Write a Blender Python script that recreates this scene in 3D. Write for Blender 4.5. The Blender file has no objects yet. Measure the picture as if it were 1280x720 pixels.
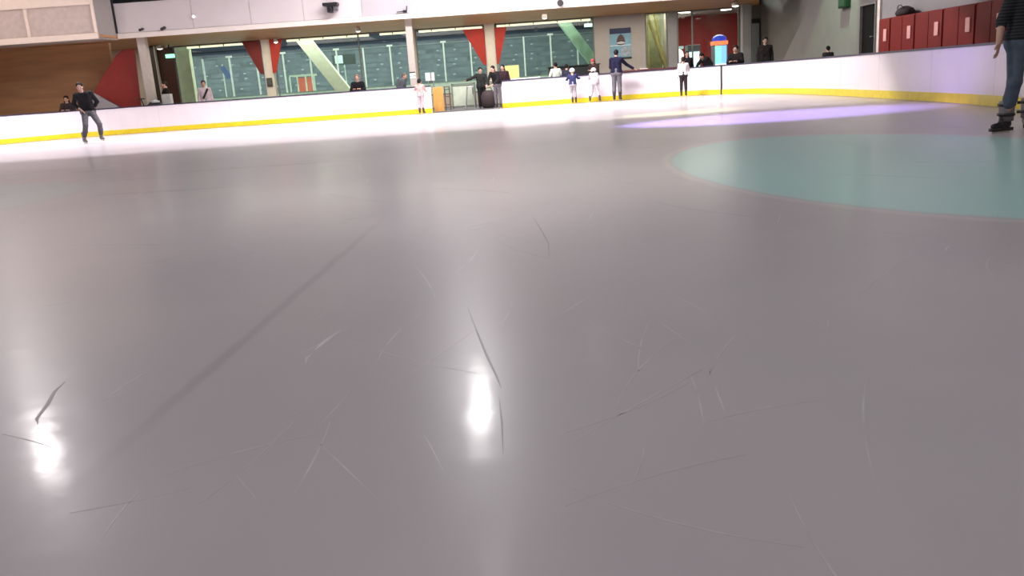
import bpy, bmesh, math, random
import numpy as np
from mathutils import Vector, Matrix
random.seed(7)
SC = bpy.context.scene
COL = SC.collection
V = Vector

# ------------------------------------------------------------------ materials
_M = {}
def nd(nt, t, **kw):
    n = nt.nodes.new(t)
    for k, v in kw.items():
        setattr(n, k, v)
    return n
def mat(name, col, rough=0.6, metal=0.0, var=0.10, scale=6.0, emit=None, estr=0.0, spec=0.5, bump=0.0, stretch=(1, 1, 1)):
    """procedural principled: colour broken up by noise"""
    if name in _M: return _M[name]
    m = bpy.data.materials.new(name); m.use_nodes = True
    nt = m.node_tree; b = nt.nodes['Principled BSDF']
    tc = nd(nt, 'ShaderNodeTexCoord'); mp = nd(nt, 'ShaderNodeMapping'); mp.inputs['Scale'].default_value = stretch
    nt.links.new(tc.outputs['Object'], mp.inputs['Vector'])
    n = nd(nt, 'ShaderNodeTexNoise'); n.inputs['Scale'].default_value = scale; n.inputs['Detail'].default_value = 5
    nt.links.new(mp.outputs[0], n.inputs['Vector'])
    r = nd(nt, 'ShaderNodeValToRGB'); nt.links.new(n.outputs['Fac'], r.inputs['Fac'])
    r.color_ramp.elements[0].position = .3; r.color_ramp.elements[1].position = .7
    r.color_ramp.elements[0].color = tuple(c*(1-var) for c in col)+(1,)
    r.color_ramp.elements[1].color = tuple(min(1, c*(1+var)) for c in col)+(1,)
    nt.links.new(r.outputs[0], b.inputs['Base Color'])
    b.inputs['Roughness'].default_value = rough; b.inputs['Metallic'].default_value = metal
    b.inputs['Specular IOR Level'].default_value = .15 if name.startswith(('cloth', 'hair')) else spec
    if bump:
        bp = nd(nt, 'ShaderNodeBump'); bp.inputs['Strength'].default_value = bump; bp.inputs['Distance'].default_value = .01
        nt.links.new(n.outputs['Fac'], bp.inputs['Height']); nt.links.new(bp.outputs[0], b.inputs['Normal'])
    if emit:
        b.inputs['Emission Color'].default_value = tuple(emit)+(1,); b.inputs['Emission Strength'].default_value = estr
    _M[name] = m
    return m
def glass_mat(name, tint=(.96, .98, .97), haze=0.0):
    if name in _M: return _M[name]
    m = bpy.data.materials.new(name); m.use_nodes = True; nt = m.node_tree; nt.nodes.clear()
    o = nd(nt, 'ShaderNodeOutputMaterial'); mx = nd(nt, 'ShaderNodeMixShader'); t = nd(nt, 'ShaderNodeBsdfTransparent')
    g = nd(nt, 'ShaderNodeBsdfGlossy'); f = nd(nt, 'ShaderNodeFresnel'); f.inputs['IOR'].default_value = 1.4
    t.inputs['Color'].default_value = tint+(1,); g.inputs['Roughness'].default_value = .03
    nt.links.new(f.outputs[0], mx.inputs[0]); nt.links.new(t.outputs[0], mx.inputs[1]); nt.links.new(g.outputs[0], mx.inputs[2])
    if haze:
        df = nd(nt, 'ShaderNodeBsdfTranslucent'); df.inputs['Color'].default_value = (.8, .95, .9, 1); m2 = nd(nt, 'ShaderNodeMixShader'); m2.inputs[0].default_value = haze
        nt.links.new(mx.outputs[0], m2.inputs[1]); nt.links.new(df.outputs[0], m2.inputs[2]); mx = m2
    nt.links.new(mx.outputs[0], o.inputs[0]); _M[name] = m
    return m

# ------------------------------------------------------------------ object helpers
def tag(o, label=None, cat=None, group=None, kind=None):
    if label: o['label'] = label
    if cat: o['category'] = cat
    if group: o['group'] = group
    if kind: o['kind'] = kind
    return o
def empty(name, loc, label, cat, group=None, kind=None, rz=0):
    o = bpy.data.objects.new(name, None); COL.objects.link(o); o.location = loc; o.rotation_euler = (0, 0, rz)
    o.empty_display_size = .1
    return tag(o, label, cat, group, kind)
class MB:
    """collects shapes in world metres (or the parent's own frame)"""
    def __init__(s): s.v = []; s.f = []; s.mi = []; s.m = 0
    def add(s, vs, fs):
        k = len(s.v); s.v += [tuple(v) for v in vs]; s.f += [tuple(i+k for i in f) for f in fs]; s.mi += [s.m]*len(fs); return s
    def box(s, x0, x1, y0, y1, z0, z1):
        return s.hexa([(x0,y0),(x1,y0),(x1,y1),(x0,y1)], z0, z1)
    def hexa(s, poly, z0, z1):
        n = len(poly); a = sum(poly[i][0]*poly[(i+1)%n][1]-poly[(i+1)%n][0]*poly[i][1] for i in range(n))
        if a < 0: poly = poly[::-1]
        vs = [(p[0],p[1],z0) for p in poly]+[(p[0],p[1],z1) for p in poly]
        fs = [tuple(range(n))[::-1], tuple(range(n, 2*n))]+[(i,(i+1)%n,(i+1)%n+n,i+n) for i in range(n)]
        return s.add(vs, fs)
    def xz(s, poly, y0, y1):
        """polygon in x,z extruded along y"""
        n = len(poly); a = sum(poly[i][0]*poly[(i+1)%n][1]-poly[(i+1)%n][0]*poly[i][1] for i in range(n))
        if a < 0: poly = poly[::-1]
        vs = [(p[0],y0,p[1]) for p in poly]+[(p[0],y1,p[1]) for p in poly]
        fs = [tuple(range(n)), tuple(range(n, 2*n))[::-1]]+[(i,i+n,(i+1)%n+n,(i+1)%n) for i in range(n)]
        return s.add(vs, fs)
    def bar(s, a, b, w, d, up=(0, 1, 0)):
        a = V(a); b = V(b); t = (b-a).normalized(); u = t.cross(V(up))
        if u.length < 1e-4: u = t.cross(V((1,0,0)))
        u.normalize(); q = t.cross(u)
        vs = [p+u*sx*w/2+q*sy*d/2 for p in (a, b) for sx, sy in ((-1,-1),(1,-1),(1,1),(-1,1))]
        return s.add(vs, [(3,2,1,0),(4,5,6,7)]+[(i,(i+1)%4,(i+1)%4+4,i+4) for i in range(4)])
    def tube(s, a, b, r0, r1=None, n=14):
        r1 = r0 if r1 is None else r1; a = V(a); b = V(b); t = (b-a).normalized()
        u = t.cross(V((0,0,1)));  u = u if u.length > 1e-3 else V((1,0,0)); u.normalize(); q = t.cross(u)
        vs = []
        for p, r in ((a, r0), (b, r1)):
            vs += [p+(u*math.cos(2*math.pi*i/n)+q*math.sin(2*math.pi*i/n))*r for i in range(n)]
        return s.add(vs, [tuple(range(n))[::-1], tuple(range(n,2*n))]+[(i,(i+1)%n,(i+1)%n+n,i+n) for i in range(n)])
    def lathe(s, c, prof, n=20, sx=1, sy=1):
        c = V(c); vs = []; fs = []
        for r, z in prof: vs += [c+V((r*math.cos(2*math.pi*i/n)*sx, r*math.sin(2*math.pi*i/n)*sy, z)) for i in range(n)]
        for j in range(len(prof)-1): fs += [(j*n+i, j*n+(i+1)%n, (j+1)*n+(i+1)%n, (j+1)*n+i) for i in range(n)]
        fs += [tuple(range(n))[::-1], tuple(range((len(prof)-1)*n, len(prof)*n))]
        return s.add(vs, fs)
    def mesh(s, name, mats, smooth=False):
        me = bpy.data.meshes.new(name); me.from_pydata(s.v, [], s.f)
        for m in (mats if isinstance(mats, (list, tuple)) else [mats]): me.materials.append(m)
        if any(s.mi): me.polygons.foreach_set('material_index', s.mi)
        if smooth: me.shade_smooth()
        me.update()
        return me
    def build(s, name, mats, parent=None, bevel=0, smooth=False, label=None):
        o = bpy.data.objects.new(name, s.mesh(name, mats, smooth)); COL.objects.link(o)
        if parent is not None:
            o.parent = parent
            if not s_local.get(parent.name, False):       # geometry given in world metres
                o.matrix_parent_inverse = world_of(parent).inverted()
        if bevel:
            b = o.modifiers.new('bevel', 'BEVEL'); b.width = bevel; b.segments = 2; b.limit_method = 'ANGLE'
        if label: o['label'] = label
        return o
s_local = {}
def world_of(o):
    m = Matrix.Translation(o.location) @ o.rotation_euler.to_matrix().to_4x4()
    return m if o.parent is None else world_of(o.parent) @ o.matrix_parent_inverse @ m
def struct(name, mb, mats, label=None, **k):
    o = mb.build(name, mats, **k); o['kind'] = 'structure'
    if label: o['label'] = label
    return o
def thing(name, mb, mats, label, cat, group=None, **k):
    return tag(mb.build(name, mats, **k), label, cat, group)

# ------------------------------------------------------------------ colours
white_board = mat('board_white', (.84, .78, .80), .28, var=.03, scale=1.5)
yellow = mat('kick_yellow', (.78, .62, .02), .35, var=.08)
navy = mat('cap_navy', (.03, .03, .06), .35, var=.1)
black = mat('black_plastic', (.012, .012, .014), .4)
cream = mat('fascia_paint', (.66, .61, .60), .55, var=.03, scale=1.2)
cream_dim = mat('fascia_panel_grey', (.50, .475, .49), .55, var=.03, scale=1.2)
acoustic = mat('acoustic_panel', (.58, .49, .45), .9, var=.09, scale=5, bump=.3)
wood = mat('soffit_wood', (.62, .30, .11), .5, var=.18, scale=2.5, stretch=(.3, 3, 3))
woodwall = mat('wall_wood', (.40, .20, .085), .5, var=.14, scale=2.2, stretch=(.3, 3, 3))
greywall = mat('grey_wall', (.20, .185, .17), .75, var=.05, scale=2)
palewall = mat('pale_wall', (.55, .50, .45), .75, var=.05, scale=2)
colpaint = mat('column_paint', (.52, .47, .41), .6, var=.04)
colgreen = mat('raking_concrete', (.66, .70, .54), .7, var=.08)
red_sail = mat('red_sail_fabric', (.50, .035, .02), .6, var=.12, scale=3)
red_lock = mat('locker_red', (.19, .013, .010), .45, var=.08, scale=3, spec=.25)
darkframe = mat('dark_frame', (.025, .025, .025), .45)
steel = mat('steel', (.55, .56, .58), .3, metal=.9, var=.05)
floor_m = mat('rubber_floor', (.09, .09, .095), .75, var=.25, scale=20)
ceil_m = mat('ceiling_dark', (.10, .095, .10), .8, var=.1)
orange_wood = mat('orange_plywood', (.55, .29, .07), .5, var=.15, scale=4, stretch=(3, 3, .4))

# ------------------------------------------------------------------ ice
def ice_material():
    m = bpy.data.materials.new('ice'); m.use_nodes = True; nt = m.node_tree; b = nt.nodes['Principled BSDF']; L = nt.links.new
    g = nd(nt, 'ShaderNodeNewGeometry'); P = g.outputs['Position']
    def math_(op, a, b_=None, clamp=False):
        n = nd(nt, 'ShaderNodeMath', operation=op); n.use_clamp = clamp
        for i, v in enumerate((a, b_)):
            if v is None: continue
            if isinstance(v, (int, float)): n.inputs[i].default_value = v
            else: L(v, n.inputs[i])
        return n.outputs[0]
    def noise(sc, det, stretch=(1, 1, 1), rot=0, dist=0):
        mp = nd(nt, 'ShaderNodeMapping'); mp.inputs['Scale'].default_value = stretch; mp.inputs['Rotation'].default_value = (0, 0, rot)
        L(P, mp.inputs['Vector']); n = nd(nt, 'ShaderNodeTexNoise'); n.inputs['Scale'].default_value = sc
        n.inputs['Detail'].default_value = det; n.inputs['Distortion'].default_value = dist; L(mp.outputs[0], n.inputs['Vector'])
        return n.outputs['Fac']
    def rng(v, a, b_, c, d, smooth=True):
        n = nd(nt, 'ShaderNodeMapRange'); n.interpolation_type = 'SMOOTHSTEP' if smooth else 'LINEAR'; L(v, n.inputs['Value'])
        for k, q in zip(('From Min', 'From Max', 'To Min', 'To Max'), (a, b_, c, d)): n.inputs[k].default_value = q
        return n.outputs['Result']
    def mix(f, a, b_):
        n = nd(nt, 'ShaderNodeMix', data_type='RGBA'); L(f, n.inputs['Factor'])
        for i, v in ((6, a), (7, b_)):
            if isinstance(v, tuple): n.inputs[i].default_value = v+(1,)
            else: L(v, n.inputs[i])
        return n.outputs[2]
    sep = nd(nt, 'ShaderNodeSeparateXYZ'); L(P, sep.inputs[0])
    def ellipse(cx, cy, a, b_, th):
        mp = nd(nt, 'ShaderNodeMapping', vector_type='TEXTURE'); mp.inputs['Location'].default_value = (cx, cy, 0)
        mp.inputs['Rotation'].default_value = (0, 0, th); mp.inputs['Scale'].default_value = (a, b_, 1); L(P, mp.inputs['Vector'])
        n = nd(nt, 'ShaderNodeVectorMath', operation='LENGTH'); L(mp.outputs[0], n.inputs[0])
        return n.outputs['Value']
    base = mix(rng(noise(.35, 4), .3, .7, 0, 1), (.50, .465, .495), (.56, .53, .555))
    base = mix(rng(noise(1.3, 5, (1, .6, 1), .5), .35, .75, 0, .35), base, (.60, .53, .53))
    fr = noise(3, 4)
    def teal(base, cx, cy, a, b_, th, amt, soft):
        e = math_('ADD', ellipse(cx, cy, a, b_, th), math_('MULTIPLY', math_('SUBTRACT', fr, .5), .03))
        rim = math_('MULTIPLY', rng(e, 1-soft*.3, 1, 0, 1), rng(e, 1, 1+soft*.9, 1, 0))
        base = mix(math_('MULTIPLY', rng(e, 1-soft, 1, 1, 0), amt), base, (.46, .72, .69))
        return mix(math_('MULTIPLY', rim, .35*amt), base, (.80, .74, .70))
    base = teal(base, 3.458, 7.302, 1.886, 3.387, math.radians(2.8), .95, .05)
    base = teal(base, -6.6, 9.3, 1.9, 2.5, 0, .35, .2)
    # faint dark line frozen into the ice
    ln = math_('ABSOLUTE', math_('SUBTRACT', math_('ADD', sep.outputs[0], math_('MULTIPLY', math_('SUBTRACT', fr, .5), .04)), math_('ADD', math_('MULTIPLY', sep.outputs[1], .05), -1.185)))
    fade = math_('MULTIPLY', rng(sep.outputs[1], 1.6, 2.9, .1, 1), rng(sep.outputs[1], 4.5, 6.5, 1, 0))
    base = mix(math_('MULTIPLY', math_('MULTIPLY', rng(ln, .008, .038, 1, 0), fade), .30), base, (.27, .25, .28))
    # dark streaks near the left far side: dark wall reflections painted into the colour
    st = math_('MULTIPLY', rng(noise(.9, 3, (.5, 2.2, 1), .15), .60, .68, 0, 1), math_('MULTIPLY', rng(sep.outputs[1], 8, 10, 0, 1), rng(sep.outputs[0], -3, -2, 1, 0)))
    st = math_('MULTIPLY', st, rng(sep.outputs[1], 13, 15, 1, 0))
    base = mix(math_('MULTIPLY', st, .45), base, (.27, .24, .25))
    L(base, b.inputs['Base Color'])
    b.inputs['IOR'].default_value = 1.31
    b.inputs['Roughness'].default_value = .30; b.inputs['Coat Weight'].default_value = .22; b.inputs['Coat IOR'].default_value = 1.31; b.inputs['Coat Roughness'].default_value = .12
    b.inputs['Specular IOR Level'].default_value = .38
    bp = nd(nt, 'ShaderNodeBump'); bp.inputs['Strength'].default_value = 1; bp.inputs['Distance'].default_value = .0016
    L(noise(5, 4), bp.inputs['Height']); L(bp.outputs[0], b.inputs['Normal']); L(bp.outputs[0], b.inputs['Coat Normal'])
    return m
ice = struct('floor', MB().box(-20.2, 12.2, -11.5, 32.6, -.1, 0), ice_material(), 'pale grey glossy ice sheet with teal tinted oval and skate scratches')
marks_d = MB(); 
def ribbon(mb, pts, w, z=.0006):
    pts = [V((p[0], p[1], 0)) for p in pts]; vs = []; n = len(pts)
    for i, p in enumerate(pts):
        t = (pts[min(i+1, n-1)]-pts[max(i-1, 0)]).normalized(); q = V((-t.y, t.x, 0)); ww = w*(.15+math.sin(math.pi*i/(n-1)))
        vs += [p+q*ww/2+V((0,0,z)), p-q*ww/2+V((0,0,z)), p+q*ww/2-V((0,0,.001)), p-q*ww/2-V((0,0,.001))]
    fs = []
    for i in range(n-1):
        a = i*4; fs += [(a,a+1,a+5,a+4), (a,a+4,a+6,a+2), (a+1,a+3,a+7,a+5)]
    mb.add(vs, fs)
ribbon(marks_d, [(-.19, 3.35), (-.14, 2.97), (-.10, 2.68), (-.065, 2.46), (-.052, 2.36)], .007)
ribbon(marks_d, [(-.06, 2.30), (-.052, 2.10), (-.05, 1.9)], .005)
ribbon(marks_d, [(-1.535, 2.72), (-1.52, 2.62), (-1.48, 2.50), (-1.45, 2.38), (-1.42, 2.33)], .012)
ribbon(marks_d, [(.17, 5.6), (.20, 5.1), (.22, 4.6), (.2, 4.2)], .006)
mo = marks_d.build('skate_mark', mat('scratch_dark', (.32, .295, .31), .4), ice, label='dark curved skate cuts')
ml = MB(); ribbon(ml, [(-.72, 2.73), (-.73, 2.80), (-.72, 2.84)], .010); ribbon(ml, [(-.72, 2.88), (-.70, 3.0), (-.67, 3.12)], .018)
ribbon(ml, [(.62, 3.4), (.70, 3.1), (.73, 2.95)], .004); ribbon(ml, [(1.0, 2.9), (1.04, 2.75), (1.06, 2.66)], .004)
ml.build('skate_mark', mat('scratch_pale', (.66, .62, .62), .4), ice, label='pale thin skate cuts')
mr = MB(); rr_ = random.Random(5)
for _ in range(110):
    yy = 1.6+14*rr_.random()**1.6; x0 = rr_.uniform(-.62, .62)*yy; an = rr_.gauss(1.2, .5)*rr_.choice((1, 1, -1)); ln = rr_.uniform(.15, .6)*(1+yy*.15); cu = rr_.uniform(-.5, .5); q = []
    for k in range(7):
        q.append((x0, yy)); x0 += math.cos(an)*ln/6; yy += math.sin(an)*ln/6; an += cu/6
    ribbon(mr, q, rr_.uniform(.002, .005)*(1+yy*.1), .0004)
mr = mr.build('fine_skate_marks', mat('scratch_fine', (.565, .535, .55), .4, var=.15), ice); mr['kind'] = 'stuff'

struct('floor_concourse', MB().box(-24, 13, 32.6, 40.2, -.1, .0), floor_m, 'dark rubber floor behind the boards')
struct('floor_concourse.001', MB().box(12.2, 15, -11.5, 32.6, -.1, 0), floor_m)
struct('floor_concourse.002', MB().box(-24, -20.2, -11.5, 32.6, -.1, 0), floor_m)
struct('floor_side_walkway', MB().box(9.2, 12.2, -11.5, 32.6, 0, .012), floor_m, 'dark rubber walkway behind the boards on the locker side')

# ------------------------------------------------------------------ dasher boards
def catmull(pts, step=.35):
    P = [V((p[0], p[1])) for p in pts]; P = [P[0]*2-P[1]]+P+[P[-1]*2-P[-2]]; out = []
    for i in range(1, len(P)-2):
        n = max(1, int((P[i+1]-P[i]).length/step))
        for k in range(n):
            t = k/n; out.append(.5*((2*P[i])+(P[i+1]-P[i-1])*t+(2*P[i-1]-5*P[i]+4*P[i+1]-P[i+2])*t*t+(3*P[i]-P[i-1]-3*P[i+1]+P[i+2])*t**3))
    out.append(P[-2]); return out
def sweep(mb, path, o0, o1, z0, z1):
    """solid strip along path; offsets grow to the left of travel (outwards, the path runs clockwise seen from above)"""
    n = len(path); nr = []
    for i in range(n):
        t = (path[min(i+1, n-1)]-path[max(i-1, 0)]).normalized(); nr.append(V((-t.y, t.x)))
    vs = []
    for p, q in zip(path, nr):
        a = p+q*o0; c = p+q*o1; vs += [(a.x,a.y,z0), (c.x,c.y,z0), (c.x,c.y,z1), (a.x,a.y,z1)]
    fs = [(0,1,2,3), tuple(4*(n-1)+k for k in (3,2,1,0))]
    for i in range(n-1):
        a = 4*i; fs += [(a+k, a+4+k, a+4+(k+1)%4, a+(k+1)%4) for k in range(4)]
    mb.add(vs, fs); return mb
left_run = [(-19.6, 10), (-19.7, 18), (-19.5, 24), (-18.9, 27.3), (-17.3, 29.9), (-15.5, 31.4), (-13.5, 31.95), (-9, 31.75), (-2.45, 31.42)]
mid_run = [(.12, 31.3), (3, 31.12), (5.5, 30.95), (6.9, 30.45), (7.62, 29.5)]
right_run = [(7.66, 29.42), (8.2, 27.8), (8.55, 25.1), (8.52, 21.8), (8.35, 19.2), (8.15, 16.8), (7.95, 14.7), (7.75, 13.4), (7.55, 12.2), (7.3, 10), (7.0, 7), (6.9, -8)]
def boards(path, label):
    p = catmull(path); t = empty('dasher_board', (p[0].x, p[0].y, 0), label, 'rink board')
    sweep(MB(), p, 0, .10, .0, .945).build('board_panel', white_board, t)
    sweep(MB(), p, -.018, -.002, .01, .175).build('kick_strip', yellow, t, label='yellow kick strip')
    sweep(MB(), p, -.02, .14, .945, .985).build('cap_rail', navy, t, label='dark cap rail')
    # thin joints between the panels
    d = 0
    for i in range(1, len(p)):
        d += (p[i]-p[i-1]).length
        if d > 2.4:
            d = 0; tt = (p[i]-p[i-1]).normalized(); q = V((-tt.y, tt.x)); a = p[i]
            MB().hexa([tuple(a-tt*.004-q*.001), tuple(a+tt*.004-q*.001), tuple(a+tt*.004+q*.02), tuple(a-tt*.004+q*.02)], .18, .944).build('panel_seam', mat('joint_grey', (.6, .56, .58), .5), t)
    return p
boards(left_run, 'long white rink board run ending at the gate opening, curving at the wood wall')
boards(mid_run, 'white rink board run between the gate opening and the dark vertical joint')
boards(right_run, 'white rink board run curving past the red lockers, tinted purple')
thing('board_joint_post', MB().hexa([(7.61, 29.49), (7.65, 29.43), (7.72, 29.47), (7.68, 29.53)], 0, .95), darkframe, 'thin dark upright strip in the joint of the white boards', 'post')

# gate opening --------------------------------------------------------------
g = empty('gate_box', (-2.2, 32.6, 0), 'orange plywood side panel and steel frame at the rink gate', 'gate')
MB().xz([(-2.43, .02), (-2.05, .02), (-2.05, .92), (-2.43, .90)], 32.1, 32.16).build('side_panel', orange_wood, g, bevel=.01)
mb = MB()
for x in (-2.0, -1.82): mb.tube((x, 32.3, .01), (x, 32.3, .92), .022)
for z in (.25, .55, .80, .90): mb.tube((-2.0, 32.3, z), (-1.82, 32.3, z), .018)
mb.build('ladder_frame', mat('brown_metal', (.10, .07, .05), .5), g)
def gate_door(x0, x1, lab):
    g = empty('gate_door', ((x0+x1)/2, 32.9, 0), lab, 'gate door')
    MB().box(x0, x1, 32.86, 32.90, .15, .92).build('door_panel', mat('gate_panel', (.44, .50, .38), .5), g, bevel=.01)
    mb = MB()
    for a, b in (((x0,.05),(x0,1.0)), ((x1,.05),(x1,1.0)), ((x0,.96),(x1,.96)), ((x0,.12),(x1,.12))):
        mb.bar((a[0], 32.84, a[1]), (b[0], 32.84, b[1]), .05, .05)
    mb.build('door_frame', mat('gate_frame', (.14, .17, .14), .45), g)
    MB().box(x1-.10, x1-.05, 32.79, 32.815, .55, .8).build('latch', darkframe, g)
gate_door(-1.75, -.88, 'pale green gate door panel beside the orange plywood')
gate_door(-.76, .10, 'pale green gate door panel behind the adults at the gate')
struct('trim_1', MB().box(-2.45, .12, 31.44, 32.75, 0, .03), mat('threshold', (.10, .11, .10), .6), 'dark threshold of the gate')

# ------------------------------------------------------------------ building shell
struct('ceiling', MB().box(-24, 15, -11.5, 41, 8.4, 8.6), ceil_m)
struct('wall_left', MB().box(-21.4, -21.2, -11.5, 34.7, 0, 8.4), palewall)
struct('wall_right', MB().box(11.08, 11.3, -11.5, 25.1, .0, 8.4), mat('side_wall', (.28, .27, .265), .7, var=.04), 'grey side wall above the red lockers')
struct('wall_right.001', MB().box(11.3, 12.6, 24.9, 25.1, 0, 8.4), greywall)
struct('trim_2', MB().box(11.02, 11.08, 24.98, 25.14, 0, 2.6), mat('jamb_pale', (.75, .70, .62), .5), 'pale edge strip at the wall corner')
struct('wall_behind', MB().box(-21.4, 12.6, -11.7, -11.5, 0, 8.4), greywall)
struct('wall_wood', MB().box(-24, -15.3, 34.9, 35.1, 0, 3.5), woodwall, 'brown timber panelled wall behind the left boards')
struct('flood_baffle', MB().box(-21.2, 11.0, 25.3, 25.5, 6.72, 8.4), ceil_m)  # unseen baffle, added to give the flood light its edge on the ice

cw = catmull([(12.15, 39.9), (12.2, 37.5), (12.27, 35.0), (12.3, 33.0), (12.3, 30.9), (12.3, 29.36)], .5)
struct('wall_curved', sweep(MB(), cw, 0, .2, 0, 8.4), greywall, 'curved grey wall beyond the right boards', smooth=False)
struct('wall_curved.001', MB().box(12.3, 12.5, 25.1, 28.15, 0, 8.4).box(12.3, 12.5, 28.15, 29.36, 2.6, 8.4), greywall)
d = MB().box(12.36, 12.42, 28.19, 29.32, .02, 2.56); d = struct('door_1', d, mat('door_black', (.006, .007, .006), .6, spec=.15), 'black door in the curved grey wall')
mb = MB(); mb.box(12.27, 12.38, 28.12, 28.19, 0, 2.62).box(12.27, 12.38, 29.32, 29.39, 0, 2.62).box(12.27, 12.38, 28.19, 29.32, 2.56, 2.62)
mb.build('door_frame', mat('door_frame_grey', (.22, .21, .19), .5), d)
MB().tube((12.355, 28.35, 1.55), (12.27, 28.35, 1.55), .012).tube((12.275, 28.35, 1.55), (12.275, 28.50, 1.55), .014).build('door_handle', steel, d, label='chrome lever handle')

# fascia of the upper gallery
fx = [(-14.22, -11.34, 0), (-11.34, -9.15, 0), (-9.15, -7.14, 0), (-7.14, -4.94, 0), (-4.94, -2.83, 1), (-2.83, 1.2, 0), (1.2, 5.6, 0), (5.6, 10.15, 0)]
wg = struct('wall_gallery_front', MB().box(-14.25, 10.15, 33.5, 33.62, 3.52, 4.78), cream, 'white gallery fascia above the walkway')
for a, b, k in fx:
    MB().box(a+.008, b-.008, 33.46, 33.5, 3.70, 4.77).build('fascia_panel', cream_dim if k else cream, wg)
MB().box(-14.25, 10.15, 33.42, 33.5, 3.50, 3.69).build('rim_band', mat('rim_cream', (.84, .76, .68), .5, var=.03), wg, bevel=.01)
struct('ceiling_soffit', MB().hexa([(-21.2, 32.3), (-14.3, 32.3), (-14.25, 33.55), (10.15, 33.55), (12.1, 39.9), (12.1, 40.1), (-21.2, 40.1)], 3.53, 3.60), wood, 'brown wood soffit under the gallery')
struct('floor_gallery', MB().hexa([(-14.25, 33.62), (10.15, 33.62), (11.3, 39.9), (11.3, 40.1), (-21.2, 40.1), (-21.2, 33.62)], 3.61, 3.75), greywall)
struct('wall_gallery_back', MB().box(-21.2, 12.4, 37.5, 37.7, 3.75, 8.4), mat('gallery_back', (.12, .12, .13), .8))
# protruding box on the left
bx = struct('wall_gallery_box', MB().hexa([(-21.2, 32.22), (-14.42, 32.22), (-14.27, 33.5), (-21.2, 33.5)], 3.47, 8.4), mat('box_side', (.42, .385, .35), .6, var=.04), 'projecting gallery box with beige panels')
mb = MB()
mb.box(-21.2, -14.40, 32.12, 32.22, 3.46, 3.67); mb.box(-21.2, -14.40, 32.12, 32.22, 4.66, 5.0)
for x in (-19.5, -16.93, -14.50): mb.box(x, x+.10, 32.12, 32.22, 3.67, 4.66)
mb.build('rim_frame', mat('rim_beige', (.86, .74, .64), .55, var=.03), bx, bevel=.015)
MB().box(-21.2, -14.40, 32.15, 32.22, 5.0, 8.4).build('upper_cladding', mat('box_upper', (.85, .74, .60), .6), bx)
for a, b in ((-21.2, -19.5), (-19.4, -16.93), (-16.83, -14.5)):
    MB().box(a, b, 32.19, 32.23, 3.67, 4.66).build('acoustic_panel', acoustic, bx)
MB().box(-14.29, -14.23, 33.40, 33.47, 3.7, 8.4).build('shadow_gap', darkframe, bx)

# inner wall line at Y = 40 with windows
def window(n, x0, x1, muls, label, sill=.55):
    w = struct('window_%d' % n, MB().box(x0, x0+.05, 39.96, 40.04, sill, 3.53).box(x1-.05, x1, 39.96, 40.04, sill, 3.53)
               .box(x0+.05, x1-.05, 39.96, 40.04, sill, sill+.06).box(x0+.05, x1-.05, 39.96, 40.04, 3.47, 3.53), mat('window_frame_grey', (.22, .22, .21), .5), label)
    for m in muls: MB().box(m-.03, m+.03, 39.96, 40.04, sill+.06, 3.47).build('mullion', mat('window_frame_grey', (.22,.22,.21)), w)
    MB().box(x0+.05, x1-.05, 39.995, 40.003, sill+.06, 3.47).build('pane', glass_mat('window_glass'), w)
    return w
window(1, -14.65, -10.55, [], 'window bay beside the pale column at the far left of the glazing')
window(2, -10.1, -3.85, [-6.2], 'widest window bay between two columns')
window(3, -3.6, -.42, [], 'window bay behind the gate opening')
window(4, .07, 4.55, [], 'window bay beside the grey poster wall')
mb = MB()
for a, b in ((-14.65, -10.55), (-10.1, -3.85), (-3.6, -.42), (.07, 4.55)): mb.box(a, b, 39.9, 40.1, 0, .55)
mb.box(-21.2, -14.95, 39.9, 40.1, 0, 3.53)
struct('wall_inner_left', mb, palewall)
struct('wall_poster', MB().box(4.55, 6.88, 39.92, 40.1, 0, 3.53), mat('poster_wall', (.46, .42, .40), .75, var=.04), 'grey wall carrying the blue poster')
struct('wall_poster.001', MB().box(7.92, 8.34, 39.92, 40.1, 0, 3.6), mat('pier_grey', (.34, .34, .35), .75, var=.04))
w5 = window(5, 6.9, 7.9, [], 'narrow window with a gold brace behind it', .9)
w6 = window(6, 8.36, 11.2, [9.05], 'glazed opening into the red arcade room', .1)
struct('wall_inner_right', MB().box(6.88, 7.92, 39.92, 40.1, 0, .9).box(11.2, 12.3, 39.92, 40.1, 0, 8.4), greywall)

# columns
def column(x0, x1, y0, y1, z1, label, m=colpaint):
    c = struct('column', MB().box(x0, x1, y0, y1, 0, z1), m, label, bevel=.015)
    MB().box(x0-.03, x1+.03, y0-.03, y1+.03, 0.0, .12).build('column_base', darkframe, c)
    return c
column(-13.72, -13.40, 33.80, 34.10, 3.53, 'pale column beside the large red panel')
column(-3.40, -3.14, 33.80, 34.06, 3.53, 'cream column in front of the glazing')
column(-10.53, -10.13, 39.55, 39.86, 3.53, 'cream column carrying red sails and a lock box', mat('column_cream', (.85, .80, .68), .6, var=.04))
column(-.44, .02, 39.55, 39.86, 3.53, 'cream column with two red sails behind the gate', mat('column_cream', (.85, .80, .68)))
column(-3.85, -3.6, 39.8, 40.05, 3.53, 'pale rear column in the glazing')
column(10.96, 11.36, 38.6, 38.95, 3.53, 'grey column beside the man in black', mat('pier_grey', (.34,.34,.35)))
struct('column.006', MB().box(-14.95, -14.92, 38.5, 40, 0, 3.5), palewall)
struct('door_2', MB().box(-14.9, -14.22, 38.72, 38.80, 0, 3.40), mat('doorway_dark', (.055, .015, .01), .6), 'dark brown doorway panel at the exit light')
struct('wall_exit', MB().box(-15.3, -14.92, 38.72, 38.9, 0, 3.53), mat('exit_wall', (.03, .025, .02), .6))

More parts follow.
